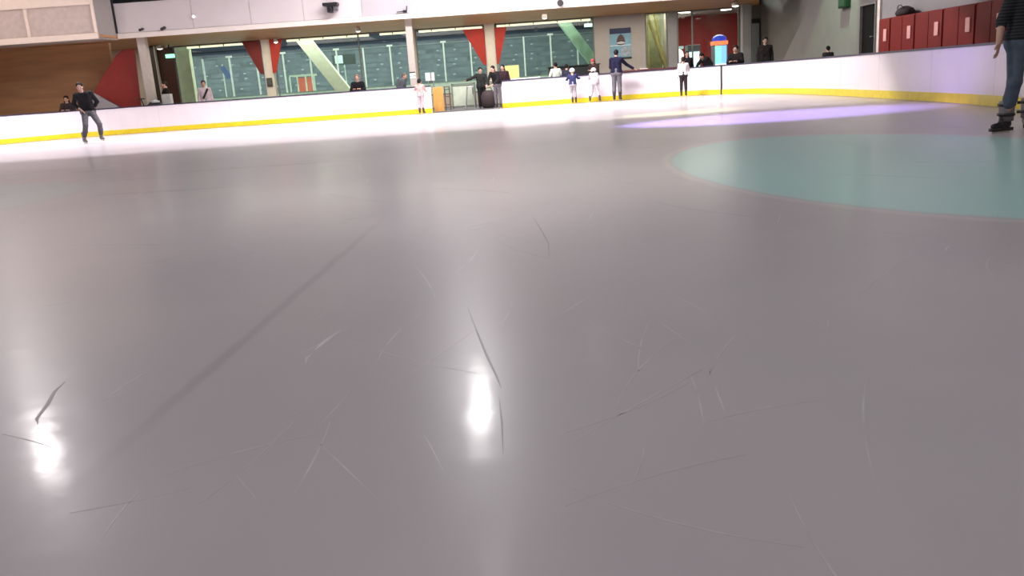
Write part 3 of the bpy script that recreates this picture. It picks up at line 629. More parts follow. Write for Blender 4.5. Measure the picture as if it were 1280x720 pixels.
# ------------------------------------------------------------------ people
def seg_sdf(P, a, b, ra, rb):
    a = np.array(a, float); b = np.array(b, float); d = b-a; L2 = max(1e-9, d@d)
    t = np.clip(((P-a)@d)/L2, 0, 1); q = P-a-t[..., None]*d
    return np.sqrt((q*q).sum(-1))-(ra+(rb-ra)*t)
def ell_sdf(P, c, r):
    q = (P-np.array(c))/np.array(r); n = np.sqrt((q*q).sum(-1)); return (n-1)*min(r)*.6+(n-1)*.4*np.mean(r)
def sdf_mesh(prims, h, k=.02, cut=None):
    """one smooth closed surface round tapered limbs and ellipsoids (blend, then surface nets)"""
    lo = np.full(3, 1e9); hi = -lo
    for p in prims:
        if p[0] == 'c': pts = [np.array(p[1])-p[3], np.array(p[1])+p[3], np.array(p[2])-p[4], np.array(p[2])+p[4]]
        else: pts = [np.array(p[1])-np.array(p[2]), np.array(p[1])+np.array(p[2])]
        for q in pts: lo = np.minimum(lo, q); hi = np.maximum(hi, q)
    lo -= 3*h+.02; hi += 3*h+.02; n = np.ceil((hi-lo)/h).astype(int)+1
    F = np.full(n, .5); ax = [lo[i]+h*np.arange(n[i]) for i in range(3)]
    for p in prims:
        kk = p[-1] if p[0] == 'c' and len(p) > 5 else k
        if p[0] == 'c': l = np.minimum(np.array(p[1])-p[3], np.array(p[2])-p[4]); u = np.maximum(np.array(p[1])+p[3], np.array(p[2])+p[4])
        else: l = np.array(p[1])-np.array(p[2]); u = np.array(p[1])+np.array(p[2])
        m = kk+2.5*h; i0 = np.maximum(0, ((l-m-lo)/h).astype(int)); i1 = np.minimum(n, ((u+m-lo)/h).astype(int)+2)
        G = np.stack(np.meshgrid(*[ax[i][i0[i]:i1[i]] for i in range(3)], indexing='ij'), -1)
        d = seg_sdf(G, *p[1:5]) if p[0] == 'c' else ell_sdf(G, p[1], p[2])
        S = F[i0[0]:i1[0], i0[1]:i1[1], i0[2]:i1[2]]
        hh = np.clip(.5+.5*(S-d)/kk, 0, 1); S[...] = S+(d-S)*hh-kk*hh*(1-hh)
    if cut is not None:
        G = np.stack(np.meshgrid(*ax, indexing='ij'), -1); F = np.maximum(F, cut(G))
    ins = F < 0
    c = sum(ins[a:n[0]-1+a, b:n[1]-1+b, e:n[2]-1+e].astype(np.int8) for a in (0,1) for b in (0,1) for e in (0,1))
    act = (c > 0) & (c < 8); idx = np.full(act.shape, -1); idx[act] = np.arange(act.sum())
    I = np.argwhere(act); acc = np.zeros((len(I), 3)); cnt = np.zeros(len(I))
    cor = [(a, b, e) for a in (0,1) for b in (0,1) for e in (0,1)]
    for s in cor:
        for d_ in range(3):
            if s[d_]: continue
            e = list(s); e[d_] = 1
            A = I+np.array(s); B = I+np.array(e); fa = F[A[:,0],A[:,1],A[:,2]]; fb = F[B[:,0],B[:,1],B[:,2]]
            x = (fa < 0) != (fb < 0); t = np.where(x, fa/np.where(x, fa-fb, 1), 0)
            pt = A+(B-A)*t[:, None]; acc[x] += pt[x]; cnt[x] += 1
    vs = lo+h*acc/cnt[:, None]
    fs = []
    for d_ in range(3):
        o = [q for q in range(3) if q != d_]
        sl0 = [slice(1, -1)]*3; sl0[d_] = slice(0, n[d_]-1); sl1 = [slice(1, -1)]*3; sl1[d_] = slice(1, n[d_])
        a = ins[tuple(sl0)]; b = ins[tuple(sl1)]; E = np.argwhere(a != b); off = np.array([1, 1, 1]); off[d_] = 0; E = E+off
        sg = ins[E[:,0],E[:,1],E[:,2]]
        u = np.zeros(3, int); v = np.zeros(3, int); u[(d_+1)%3] = 1; v[(d_+2)%3] = 1
        g_ = lambda Q: idx[Q[:,0],Q[:,1],Q[:,2]]
        q = np.stack([g_(E-u-v), g_(E-v), g_(E), g_(E-u)], 1); q[~sg] = q[~sg][:, ::-1]; fs.append(q)
    return vs, np.concatenate(fs)

def hand_prims():
    P = [('c', (0,0,.01), (0,.0,-.05), .024, .028), ('c', (0,-.022,-.03), (0,-.026,-.082), .017, .013), ('c', (0,.020,-.03), (0,.026,-.085), .018, .013)]
    P = [('c', (0,0,.03), (0,0,-.02), .025, .022)]
    for y, L in ((.027, .068), (.009, .078), (-.009, .072), (-.026, .056)):
        P.append(('c', (0, y*.55, -.015), (0, y, -.085), .016, .0115))
        a = np.array((0, y, -.088)); ang = .12
        for i, (f, r) in enumerate(((.45, .0092), (.31, .0082), (.24, .0072))):
            b = a+np.array((-math.sin(ang)*L*f, y*.06, -math.cos(ang)*L*f)); P.append(('c', a, b, r, r*.92, .004)); a = b; ang += .30
    P += [('c', (0,.015,-.02), (-.008,.042,-.048), .015, .012), ('c', (-.008,.042,-.048), (-.016,.054,-.075), .011, .010, .005), ('c', (-.016,.054,-.075), (-.022,.056,-.096), .0098, .008, .004)]
    return P
HAND = sdf_mesh(hand_prims(), .0045, .010)
def head_prims():
    return [('e', (0,.012,.028), (.076,.094,.088)), ('c', (0,-.028,-.02), (0,-.052,-.082), .058, .026), ('c', (-.035,-.03,-.03), (.035,-.03,-.03), .04, .04),
            ('c', (0,-.086,.004), (0,-.104,-.030), .008, .013, .010), ('c', (-.034,-.072,.022), (.034,-.072,.022), .012, .012, .015), ('c', (-.018,-.082,-.054), (.018,-.082,-.054), .008, .008, .010),
            ('e', (-.079,.012,-.008), (.010,.020,.031)), ('e', (.079,.012,-.008), (.010,.020,.031)), ('c', (0,.022,-.05), (0,.030,-.17), .056, .060, .03)]
HEAD = sdf_mesh(head_prims(), .007, .014)
def hairm(kind):
    P = [('e', (0,.027,.042), (.089,.102,.093))]
    if kind == 'short': P += [('e', (0,.06,-.01), (.078,.06,.065))]
    if kind == 'long': P += [('c', (0,.05,.02), (0,.085,-.17), .080, .075), ('c', (-.06,.03,.0), (-.075,.035,-.15), .035, .035), ('c', (.06,.03,.0), (.075,.035,-.15), .035, .035)]
    if kind == 'bun': P += [('e', (0,.06,-.01), (.075,.055,.06)), ('e', (0,.12,.07), (.04,.04,.04))]
    if kind == 'tail': P += [('e', (0,.05,-.01), (.075,.055,.055)), ('c', (0,.11,.04), (0,.14,-.14), .035, .02)]
    return sdf_mesh(P, .008, .015)
HAIR = {k: hairm(k) for k in ('short', 'long', 'bun', 'tail')}
HELMET = sdf_mesh([('e', (0,.012,.035), (.120,.140,.112)), ('c', (-.05,-.115,.02), (.05,-.115,.02), .018, .018)], .008, .012, lambda G: -(G[..., 2]+.015+.25*G[..., 1]))
CAP = sdf_mesh([('e', (0,.016,.045), (.092,.108,.088))], .008, .012, lambda G: -(G[..., 2]-.03))
BOOT = sdf_mesh([('c', (0,.035,-.055), (0,-.05,-.062), .038, .036), ('c', (0,-.05,-.062), (0,-.135,-.068), .036, .030), ('c', (0,.02,-.04), (0,.03,.15), .045, .056, .03), ('c', (0,-.03,-.03), (0,.0,.08), .035, .05)], .009, .02, lambda G: -(G[..., 2]+.092))
SHOE = sdf_mesh([('c', (0,.035,-.055), (0,-.05,-.062), .038, .038), ('c', (0,-.05,-.062), (0,-.145,-.066), .038, .032), ('c', (0,.02,-.03), (0,.02,.04), .042, .045)], .010, .02, lambda G: -(G[..., 2]+.092))
def bladem():
    mb = MB(); mb.box(-.006, .006, -.155, .07, -.140, -.118); mb.box(-.02, .02, -.125, -.06, -.12, -.088); mb.box(-.02, .02, .0, .05, -.12, -.088)
    return np.array(mb.v), mb.f

def np_build(name, parts, parent, smooth=True, label=None):
    """parts: list of (verts, faces, material)"""
    vs = []; fs = []; mi = []; mats = []; k = 0
    for v, f, m in parts:
        if m not in mats: mats.append(m)
        vs.append(np.asarray(v)); fs += [tuple(int(i)+k for i in q) for q in f]; mi += [mats.index(m)]*len(f); k += len(v)
    me = bpy.data.meshes.new(name); me.from_pydata(np.concatenate(vs).tolist(), [], fs)
    for m in mats: me.materials.append(m)
    me.polygons.foreach_set('material_index', mi)
    if smooth: me.shade_smooth()
    me.update(); o = bpy.data.objects.new(name, me); COL.objects.link(o); o.parent = parent
    if label: o['label'] = label
    return o
def frame_xf(vs, x, y, z, o, s=1.0):
    M = np.stack([np.array(x), np.array(y), np.array(z)], 0); return (np.asarray(vs)*s)@M+np.array(o)
def unit(v): v = np.array(v, float); return v/np.linalg.norm(v)

SKIN = (.52, .30, .22)
def person(label, pos, a=0, h=1.75, J=None, W=None, top=(.02,.02,.02), top_name=None, sleeve='long', bottom=(.03,.03,.035), legs=True, hair=(.02,.015,.012), hk='short',
           helmet=None, cap=None, skates=True, boot=(.02,.02,.02), hs=1.0, hyaw=0, fat=1.0, skin=SKIN, res=.013, stripes=False, foot=None, skirt=None, band=None, z0=0.0, group=None, cuff=False):
    s = h/1.75; lift = .05/s if skates else 0
    t = empty('person', (pos[0], pos[1], z0), label, 'person', group)
    D = dict(P=(0,0,.96), C=(0,.0,1.24), N=(0,-.01,1.47), H=(0,.025,1.625), SL=(.175,0,1.415), SR=(-.175,0,1.415), EL=(.23,-.03,1.14), ER=(-.23,-.03,1.14),
             WL=(.24,.06,.90), WR=(-.24,.06,.90), HL=(.085,0,.92), HR=(-.085,0,.92), KL=(.10,.02,.50), KR=(-.10,.02,.50), AL=(.11,0,.09), AR=(-.11,0,.09))
    if J: D.update(J)
    ar = math.radians(a); f = np.array((math.sin(ar), -math.cos(ar), 0)); l = np.array((math.cos(ar), math.sin(ar), 0))
    Q = {k: (l*v[0]+f*v[1])*s+np.array((0, 0, (v[2]+lift)*s)) for k, v in D.items()}
    if W:
        for k, v in W.items(): Q[k] = np.array(v, float)-np.array((pos[0], pos[1], 0))
    R = s*fat
    def body(infl=0.0, which='all', frac=1.0):
        out = []
        add = lambda A, B, ra, rb, k=.035*s: out.append(('c', A, B, ra*R+infl, rb*R+infl, k))
        if which in ('all', 'top'):
            for S, Hh in (('SL', 'HL'), ('SR', 'HR')):
                s1 = Q[S]*.60+Q['N']*.40-np.array((0,0,.06*s)); c1 = Q[S]*.45+Q['C']*.55
                add(s1, c1, .075, .100); add(c1, Q[Hh]*.9+Q['P']*.1+np.array((0,0,.06*s)), .098, .098)
            add(Q['HL']+np.array((0,0,.05*s)), Q['HR']+np.array((0,0,.05*s)), .112, .112)
            add(Q['SL'], Q['SR'], .058, .058); add(Q['N']-np.array((0,0,.02*s)), Q['C'], .062, .11)
            for X in 'LR':
                add(Q['S'+X], Q['E'+X], .055, .043, .02*s)
                e = Q['E'+X]+(Q['W'+X]-Q['E'+X])*frac
                if frac > 0: add(Q['E'+X], e, .042, .042-(.016*frac if which == 'all' else .008*frac), .012*s)
        if which in ('all', 'legs'):
            add(Q['HL'], Q['HR'], .115, .115); add(Q['P'], Q['P']+np.array((0,0,.06*s)), .115, .110)
            for X in 'LR':
                add(Q['H'+X], Q['K'+X], .088, .060, .02*s); add(Q['K'+X], Q['K'+X]*.55+Q['A'+X]*.45-f*.02*s, .058, .056, .02*s)
                add(Q['K'+X]*.55+Q['A'+X]*.45-f*.02*s, Q['K'+X]*.42+Q['A'+X]*.58 if cuff and which == 'legs' else Q['K'+X]*.24+Q['A'+X]*.76 if skates and which == 'legs' else Q['A'+X]*1.0, .056, .040 if which == 'all' else .048, .02*s)
        if which == 'all':
            add(Q['N']-np.array((0,0,.03*s)), Q['N']*.3+Q['H']*.7, .058, .054)
            if not skates:
                pass
        return out
    skm = mat('skin_%.2f_%.2f' % (skin[0], skin[1]), skin, .55, var=.05, scale=12)
    vs, fs = sdf_mesh(body(0), res); parts = [(vs, fs, skm)]
    # head
    hy = math.radians(a+hyaw); hf = np.array((math.sin(hy), -math.cos(hy), 0)); up = unit(Q['H']-Q['N']); up = unit(up*.5+np.array((0,0,.5))); hf = unit(hf-up*(hf@up)); hx = np.cross(up, hf)
    hx = np.cross(-hf, up); S = s*hs
    X = lambda v: frame_xf(v, hx, -hf, up, Q['H'], S)
    parts.append((X(HEAD[0]), HEAD[1], skm))
    eye = MB(); 
    for ex in (-.031, .031): eye.lathe((ex, -.079, .002), [(.002, -.007), (.009, -.005), (.012, 0), (.009, .005), (.002, .007)], 8)
    parts.append((X(eye.v), eye.f, mat('eye', (.05, .04, .04), .3)))
    lp = MB().lathe((0, -.087, -.055), [(.003, -.006), (.018, -.003), (.020, 0), (.018, .003), (.003, .005)], 10, 1, .35); parts.append((X(lp.v), lp.f, mat('lip', (.38, .14, .12), .5)))
    for sx, k in ((1, 'L'), (-1, 'R')):
        dn = unit(Q['W'+k]-Q['E'+k]); zz = -dn; yy = unit(f-zz*(f@zz)+1e-6); xx = np.cross(yy, zz)
        hv = np.asarray(HAND[0]).copy(); ff = HAND[1]
        if sx < 0: hv[:, 0] *= -1; ff = ff[:, ::-1]
        parts.append((frame_xf(hv, xx, yy, zz, Q['W'+k], s), ff, skm))
    np_build('body', parts, t)
    # clothes
    fr = {'long': .93, 'short': .0, 'elbow': .12, 'three': .6}[sleeve]
    tm = stripes_mat() if stripes else mat('cloth_%.3f_%.3f_%.3f' % top, top, .85, var=.15, scale=14, bump=.2)
    v, q = sdf_mesh(body(.013, 'top', fr), res); tp = [(v, q, tm)]; np_build('top', tp, t, label=top_name)
    if band is not None:
        b1 = MB().bar(Q['SL']*.7+Q['N']*.3-f*0+f*.12*s, Q['HR']+f*.12*s+np.array((0,0,.15)), .07, .05); np_build('sash', [(b1.v, b1.f, mat('band_black', (.01,.01,.01), .7))], t, False)
    bm_ = mat('cloth_%.3f_%.3f_%.3f' % bottom, bottom, .85, var=.15, scale=14, bump=.2)
    v, q = sdf_mesh(body(.011, 'legs'), res); np_build('trousers', [(v, q, bm_)], t)
    if skirt is not None:
        hv = Q['P']; sk = MB().lathe(tuple(hv), [(.10*s, .10*s), (.15*s, 0), (.19*s, -.25*s), (.21*s, -.42*s), (.19*s, -.42*s)], 18, 1, .8); np_build('skirt', [(sk.v, sk.f, mat('skirt', skirt, .8))], t)
    if helmet is not None: np_build('helmet', [(X(HELMET[0]), HELMET[1], mat('helmet_%.2f' % helmet[0], helmet, .3, var=.02))], t)
    elif cap is not None: np_build('cap', [(X(CAP[0]), CAP[1], mat('cap_%.2f_%.2f' % cap[:2], cap, .7))], t)
    if hk and not (helmet is not None and hk == 'short'): np_build('hair', [(X(HAIR[hk][0]), HAIR[hk][1], mat('hair_%.3f' % hair[0], hair, .6, var=.3, scale=30))], t)
    bmt = mat('boot_%.3f' % boot[0], boot, .4)
    for k in 'LR':
        fd = math.radians((foot or {}).get(k, a+(12 if k == 'L' else -12))); ff_ = np.array((math.sin(fd), -math.cos(fd), 0)); zz = np.array((0, 0, 1.)); xx = np.cross(-ff_, zz)
        src = BOOT if skates else SHOE
        b = np_build('skate' if skates else 'shoe', [(frame_xf(src[0], xx, -ff_, zz, Q['A'+k], s), src[1], bmt)], t)
        if skates:
            if cuff:
                sh = MB().lathe((0, .02, -.02), [(.068, 0), (.070, .08), (.076, .20), (.060, .21)], 18, .95, 1.1); np_build('ankle_cuff', [(frame_xf(sh.v, xx, -ff_, zz, Q['A'+k], s), sh.f, mat('cuff_grey', (.20, .19, .20), .7))], b, label='grey padded ankle cuff')
                for zc in (.03, .13):
                    sh = MB().lathe((0, .02, zc), [(.070, 0), (.080, .008), (.080, .028), (.070, .034)], 18, 1, 1.1).box(-.105, -.07, .0, .03, zc, zc+.03); np_build('strap', [(frame_xf(sh.v, xx, -ff_, zz, Q['A'+k], s), sh.f, black)], b)
                sh = MB().box(-.035, .035, -.165, .09, -.118, -.085); np_build('sole_plate', [(frame_xf(sh.v, xx, -ff_, zz, Q['A'+k], s), sh.f, black)], b)
            bv, bf = bladem(); np_build('blade', [(frame_xf(bv, xx, -ff_, zz, Q['A'+k], s), bf, steel)], b, False)
    return t
def stripes_mat():
    if 'stripes' in _M: return _M['stripes']
    m = bpy.data.materials.new('striped_knit'); m.use_nodes = True; nt = m.node_tree; b = nt.nodes['Principled BSDF']
    g_ = nd(nt, 'ShaderNodeTexCoord'); sp = nd(nt, 'ShaderNodeSeparateXYZ'); nt.links.new(g_.outputs['Object'], sp.inputs[0])
    a = nd(nt, 'ShaderNodeMath', operation='MULTIPLY'); a.inputs[1].default_value = 1/.032; nt.links.new(sp.outputs[2], a.inputs[0])
    fr = nd(nt, 'ShaderNodeMath', operation='FRACT'); nt.links.new(a.outputs[0], fr.inputs[0])
    r = nd(nt, 'ShaderNodeValToRGB'); r.color_ramp.interpolation = 'CONSTANT'; r.color_ramp.elements[0].color = (.008, .008, .012, 1)
    r.color_ramp.elements[1].position = .78; r.color_ramp.elements[1].color = (.045, .045, .055, 1)
    nt.links.new(fr.outputs[0], r.inputs[0]); nt.links.new(r.outputs[0], b.inputs['Base Color']); b.inputs['Roughness'].default_value = .85
    _M['stripes'] = m; return m

# the skater at the right edge
person('person skating in a black striped shirt, grey blue jeans and black skates', (5.45, 9.1), -35, 1.78,
       W=dict(AR=(5.40,9.1,.142), KR=(5.42,9.0,.53), HR=(5.49,9.12,.93), HL=(5.67,9.16,.93), P=(5.58,9.14,.97), KL=(5.71,9.1,.52), AL=(5.80,9.35,.142),
              C=(5.57,9.12,1.26), N=(5.57,9.08,1.49), H=(5.56,9.05,1.65), SR=(5.395,9.08,1.43), SL=(5.75,9.12,1.43), ER=(5.31,9.12,1.15), WR=(5.235,9.02,.93), EL=(5.84,9.14,1.16), WL=(5.90,9.05,.93)),
       stripes=True, top_name='black shirt with thin pale stripes', sleeve='elbow', bottom=(.10,.12,.165), hair=(.03,.02,.015), res=.009, foot={'R': -75, 'L': -30}, boot=(.012,.012,.014), cuff=True)
# the skater on the left
person('person skating in a black top and grey trousers with hands on hips', (-11.88, 24.95), 15, 1.78,
       J=dict(P=(.01,-.12,.86), C=(-.01,.00,1.15), N=(-.03,.08,1.36), H=(-.05,.13,1.52), SL=(.18,.04,1.34), SR=(-.20,.06,1.30), EL=(.29,-.12,1.10), ER=(-.33,-.10,1.07), WL=(.17,-.06,.90), WR=(-.14,.02,.90),
              HL=(.10,-.10,.83), HR=(-.08,-.10,.83), KL=(.29,.14,.47), KR=(-.07,.16,.47), AL=(.25,-.06,.13), AR=(-.20,-.04,.09)),
       top=(.012,.012,.014), bottom=(.10,.10,.11), hair=(.006,.005,.005), res=.010, foot={'L': 45, 'R': 45}, boot=(.16,.15,.16), sleeve='three', skin=(.40,.24,.19))
# people by the far boards, on the ice
person('small child in pale pink suit and black cap gripping the board end at the gate', (-2.80, 31.0), 165, 1.17, J=dict(WR=(-.22,.32,1.12), ER=(-.26,.12,1.15), EL=(.28,.05,1.22), WL=(.40,.20,1.22)),
       top=(.50,.34,.31), bottom=(.48,.38,.40), hair=(.012,.01,.01), cap=(.012,.012,.012), hs=1.25, boot=(.03,.02,.03))
person('adult in black jacket and grey trousers bending at the gate', (-.02, 30.8), -35, 1.52, J=dict(C=(0,.08,1.22), N=(0,.19,1.42), H=(0,.26,1.55), SL=(.16,.16,1.38), SR=(-.17,.16,1.38), ER=(-.22,.30,1.12), WR=(-.16,.48,.94), EL=(.2,.22,1.10), WL=(.12,.42,.95)),
       top=(.012,.012,.012), bottom=(.12,.11,.12), hair=(.012,.01,.01), hk='tail', boot=(.02,.02,.02))
person('adult in black with one arm stretched out standing inside the gate', (-.62, 32.3), 10, 1.48, J=dict(ER=(-.45,.10,1.30), WR=(-.66,.16,1.24), EL=(.24,.1,1.14), WL=(.32,.24,.98)),
       top=(.02,.022,.02), bottom=(.012,.012,.012), hair=(.01,.012,.01), hk='bun', skates=False, fat=1.1, z0=.03)
person('adult with dark red skirt and long dark hair behind the gate post', (.22, 32.0), -20, 1.55, top=(.03,.015,.02), bottom=(.02,.01,.01), hair=(.01,.008,.008), hk='long', skates=False, skirt=(.20,.01,.05), z0=0, fat=1.1)
person('child in blue jumper, grey trousers and white helmet holding the boards', (2.66, 30.7), 175, 1.16, J=dict(WL=(.34,.30,1.20), EL=(.30,.12,1.20), WR=(-.38,.28,1.24), ER=(-.30,.12,1.24), KL=(.10,.08,.5), AL=(.05,-.10,.09), KR=(-.10,.05,.5), AR=(-.14,.0,.09)),
       top=(.035,.04,.11), bottom=(.34,.32,.34), helmet=(.85,.85,.85), hs=1.2, boot=(.05,.03,.04))
person('child in pale grey outfit and white helmet with dark hair down the back', (3.42, 30.72), 160, 1.15, J=dict(KR=(-.18,.03,.5), AR=(-.30,-.05,.09), KL=(.14,.06,.5), AL=(.26,.0,.09), C=(.02,.05,1.22), N=(.03,.10,1.42), H=(.03,.14,1.58), WL=(.36,.28,1.2), EL=(.30,.12,1.2)),
       top=(.48,.44,.46), bottom=(.50,.46,.48), helmet=(.85,.85,.85), hk='tail', hair=(.02,.012,.01), hs=1.2, boot=(.05,.03,.04))
person('man in navy jumper and grey trousers leaning an arm on the boards', (4.20, 30.5), 165, 1.70, J=dict(C=(0,.04,1.25), N=(0,.08,1.48), H=(.0,.13,1.63), ER=(-.34,.26,1.22), WR=(-.58,.34,1.06), EL=(.22,.14,1.15), WL=(.16,.36,1.05)),
       top=(.012,.012,.032), bottom=(.13,.125,.14), hair=(.012,.01,.01), hk='short', boot=(.03,.03,.04), fat=1.08)
person('child in white top and dark trousers standing at the boards', (6.40, 29.75), 170, 1.28, J=dict(WR=(-.26,.30,1.12), ER=(-.26,.12,1.15)), top=(.72,.68,.68), bottom=(.035,.025,.03), hair=(.03,.02,.02), hs=1.12, boot=(.04,.03,.03))
t = empty('duffel_bag', (-.36, 32.05, .03), 'big black bag standing on the threshold between the two adults at the gate', 'bag')
MB().lathe((-.36, 32.0, .03), [(.20, 0), (.29, .06), (.30, .42), (.24, .58), (.10, .64)], 16, 1, .7).build('bag_body', mat('bag_black', (.03, .018, .018), .8, bump=.3), t, smooth=True)
MB().tube((-.52, 32.0, .62), (-.44, 32.0, .76), .014).tube((-.44, 32.0, .76), (-.28, 32.0, .76), .014).tube((-.28, 32.0, .76), (-.20, 32.0, .62), .014).build('handle', black, t)
t = empty('walking_frame', (-1.05, 32.2, .03), 'slim grey tube frame standing beside the adult with the outstretched arm', 'frame')
MB().tube((-1.25, 32.1, .03), (-1.15, 32.1, .85), .018).tube((-1.15, 32.1, .85), (-.92, 32.1, .85), .018).tube((-.92, 32.1, .85), (-.90, 32.1, .03), .018).build('front_tube', steel, t)
MB().tube((-1.25, 32.5, .03), (-1.15, 32.5, .85), .018).tube((-1.15, 32.5, .85), (-1.15, 32.1, .85), .018).build('side_tube', steel, t)
# people behind the boards (standing on the walkway)
sit = dict(P=(0,-.1,.72), HL=(.09,-.1,.70), HR=(-.09,-.1,.70), KL=(.12,.30,.62), KR=(-.12,.30,.62), AL=(.12,.30,.09), AR=(-.12,.30,.09), C=(0,-.05,1.0), N=(0,.0,1.22), H=(0,.04,1.37), SL=(.17,0,1.17), SR=(-.17,0,1.17), EL=(.24,.1,.95), ER=(-.24,.1,.95), WL=(.12,.3,.98), WR=(-.12,.3,.98))
def bench(x, y, w, label, h=.54):
    t = empty('bench', (x, y, 0), label, 'bench')
    MB().box(x-w/2, x+w/2, y-.02, y+.38, h-.05, h).build('seat', orange_wood, t, bevel=.01)
    for dx in (-w/2+.08, w/2-.08): MB().box(x+dx-.03, x+dx+.03, y+.02, y+.34, 0, h-.05).build('leg', steel, t)
person('dark haired person sitting low behind the boards by the wood wall', (-16.2, 32.6), 10, 1.80, J=sit, top=(.05,.035,.035), bottom=(.03,.03,.03), hair=(.015,.01,.01), hk='long', skates=False)
person('person in dark clothes beside the dark doorway at the left column', (-12.95, 33.9), -60, 1.86, top=(.02,.016,.015), bottom=(.02,.02,.02), hair=(.03,.02,.015), skates=False, fat=1.2)
person('child in pale shirt with black sash behind the first window bay boards', (-11.45, 33.9), 20, 1.78, top=(.55,.45,.46), bottom=(.3,.3,.3), hair=(.03,.02,.015), band=1, skates=False, hk='short')
person('person in black jacket sitting behind the boards in the middle of the glazing', (-5.3, 32.9), 0, 1.86, J=sit, top=(.012,.012,.014), bottom=(.03,.03,.03), hair=(.22,.16,.12), hk='short', skates=False)
person('person in grey jacket leaning beside the front cream column', (-3.62, 32.6), 60, 1.60, J=dict(C=(0,.05,1.22), N=(0,.12,1.42), H=(0,.20,1.53), SL=(.17,.08,1.38), SR=(-.17,.08,1.38)), top=(.09,.10,.11), bottom=(.05,.05,.05), hair=(.12,.10,.09), skates=False, fat=1.15)
person('person in pale green white shirt with back turned behind the boards', (2.25, 33.2), 200, 1.52, J=dict(ER=(-.30,-.05,1.16), WR=(-.20,.12,1.0), EL=(.32,-.05,1.16), WL=(.20,.12,1.0)), top=(.60,.66,.56), bottom=(.04,.04,.04), hair=(.012,.01,.01), skates=False)
person('dark haired person right next to the one in the pale shirt', (2.62, 32.5), 160, 1.42, top=(.03,.03,.05), bottom=(.03,.03,.03), hair=(.012,.01,.01), hk='short', skates=False)
person('person in dark coat with red cap behind the boards beside the poster wall', (3.62, 32.4), -40, 1.56, J=dict(H=(.0,.06,1.60), EL=(.25,.16,1.2), WL=(.1,.3,1.25)), top=(.035,.02,.02), bottom=(.03,.02,.02), hair=(.05,.03,.02), hk='long', cap=(.35,.06,.06), skates=False, fat=1.1)
person('thin person in black coat behind the child in the white top', (7.12, 32.4), 0, 1.58, top=(.02,.015,.018), bottom=(.02,.02,.02), hair=(.03,.02,.015), hk='long', skates=False)
person('person in black leaning forward before the glowing pale screen', (7.85, 32.2), -70, 1.62, J=dict(C=(0,.06,1.22), N=(0,.18,1.38), H=(0,.30,1.46), SL=(.16,.14,1.36), SR=(-.16,.14,1.36), ER=(-.2,.32,1.18), WR=(-.12,.45,1.05)), top=(.012,.012,.012), bottom=(.02,.02,.02), hair=(.02,.015,.012), skates=False, fat=1.15)
person('person in dark clothes sitting low right of the claw machine', (8.95, 32.4), -30, 1.95, J=sit, top=(.018,.015,.016), bottom=(.02,.02,.02), hair=(.02,.015,.012), skates=False, fat=1.2)
person('man in black with dark hair in front of the curved grey wall', (9.98, 32.2), -10, 1.88, top=(.018,.014,.014), bottom=(.02,.02,.02), hair=(.012,.01,.01), skates=False, fat=1.12, skin=(.36,.24,.18))
person('child with black hair showing just the head over the right boards', (11.1, 29.0), 180, 1.34, top=(.03,.03,.03), bottom=(.03,.03,.03), hair=(.01,.01,.01), skates=False, z0=.012)
bench(-16.2, 32.55, 1.0, 'wooden bench under the dark haired sitter by the wood wall')
bench(-5.3, 32.85, 1.2, 'wooden bench under the person in the black jacket')
bench(8.95, 32.35, 1.2, 'wooden bench under the sitter by the claw machine')

# ------------------------------------------------------------------ lights
def area(name, loc, sx, sy, power, col=(1,1,1), rot=(0,0,0), spread=180):
    d = bpy.data.lights.new(name, 'AREA'); d.shape = 'RECTANGLE'; d.size = sx; d.size_y = sy; d.energy = power; d.color = col; d.spread = math.radians(spread)
    o = bpy.data.objects.new(name, d); COL.objects.link(o); o.location = loc; o.rotation_euler = rot; return o
def spot(name, loc, tgt, power, col, size, blend=.3, rad=.15):
    d = bpy.data.lights.new(name, 'SPOT'); d.energy = power; d.color = col; d.spot_size = math.radians(size); d.spot_blend = blend; d.shadow_soft_size = rad
    o = bpy.data.objects.new(name, d); COL.objects.link(o); o.location = loc; o.rotation_euler = (V(tgt)-V(loc)).to_track_quat('-Z', 'Y').to_euler(); return o
def hall_lamp(x, y, power, lab, sx=.55, sy=1.5, col=(1, .96, .96), z=8.0, rz=0):
    rot = lambda mb: [(x+(a-x)*math.cos(rz)-(b-y)*math.sin(rz), y+(a-x)*math.sin(rz)+(b-y)*math.cos(rz), c) for a, b, c in mb.v]
    t = empty('hall_lamp', (x, y, z), lab, 'ceiling lamp', 'ceiling lamps over the ice')
    mb = MB().box(x-sx/2-.06, x+sx/2+.06, y-sy/2-.06, y+sy/2+.06, z+.03, z+.14); mb.v = rot(mb); mb.build('housing', mat('lamp_metal', (.4, .4, .4), .4), t)
    mb = MB()
    for dx in (-sx/2, sx/2):
        for dy in (-sy/2, sy/2): mb.bar((x+dx, y+dy, z+.14), (x+dx, y+dy, 8.4), .02, .02)
    mb.v = rot(mb); mb.build('hanger', darkframe, t)
    area('lamp', (x, y, z), sx, sy, power, col, (0, 0, rz))
hall_lamp(-1.14, 22.6, 420, 'bright lamp over the middle of the ice', sx=.42, sy=4.2, col=(1, .96, .96))
hall_lamp(-.67, 14.3, 22, 'dim lamp over the middle of the ice, nearer the photographer', sx=.5, sy=2.2)
hall_lamp(-18.6, 29.6, 90, 'dim pinkish lamp over the far left corner', col=(1, .85, .80), sx=.8, sy=2.5)
hall_lamp(-13.1, 21.6, 420, 'bright lamp over the left of the ice', col=(1, .93, .94), sx=.5, sy=3.0, rz=.6)
hall_lamp(-1.0, 8.0, 290, 'lamp over the near middle of the ice')
hall_lamp(-13.2, 8.0, 290, 'lamp over the near left of the ice')
hall_lamp(6.5, 0, 190, 'lamp over the near right of the ice')
hall_lamp(-6, -4, 290, 'lamp over the ice behind the photographer')
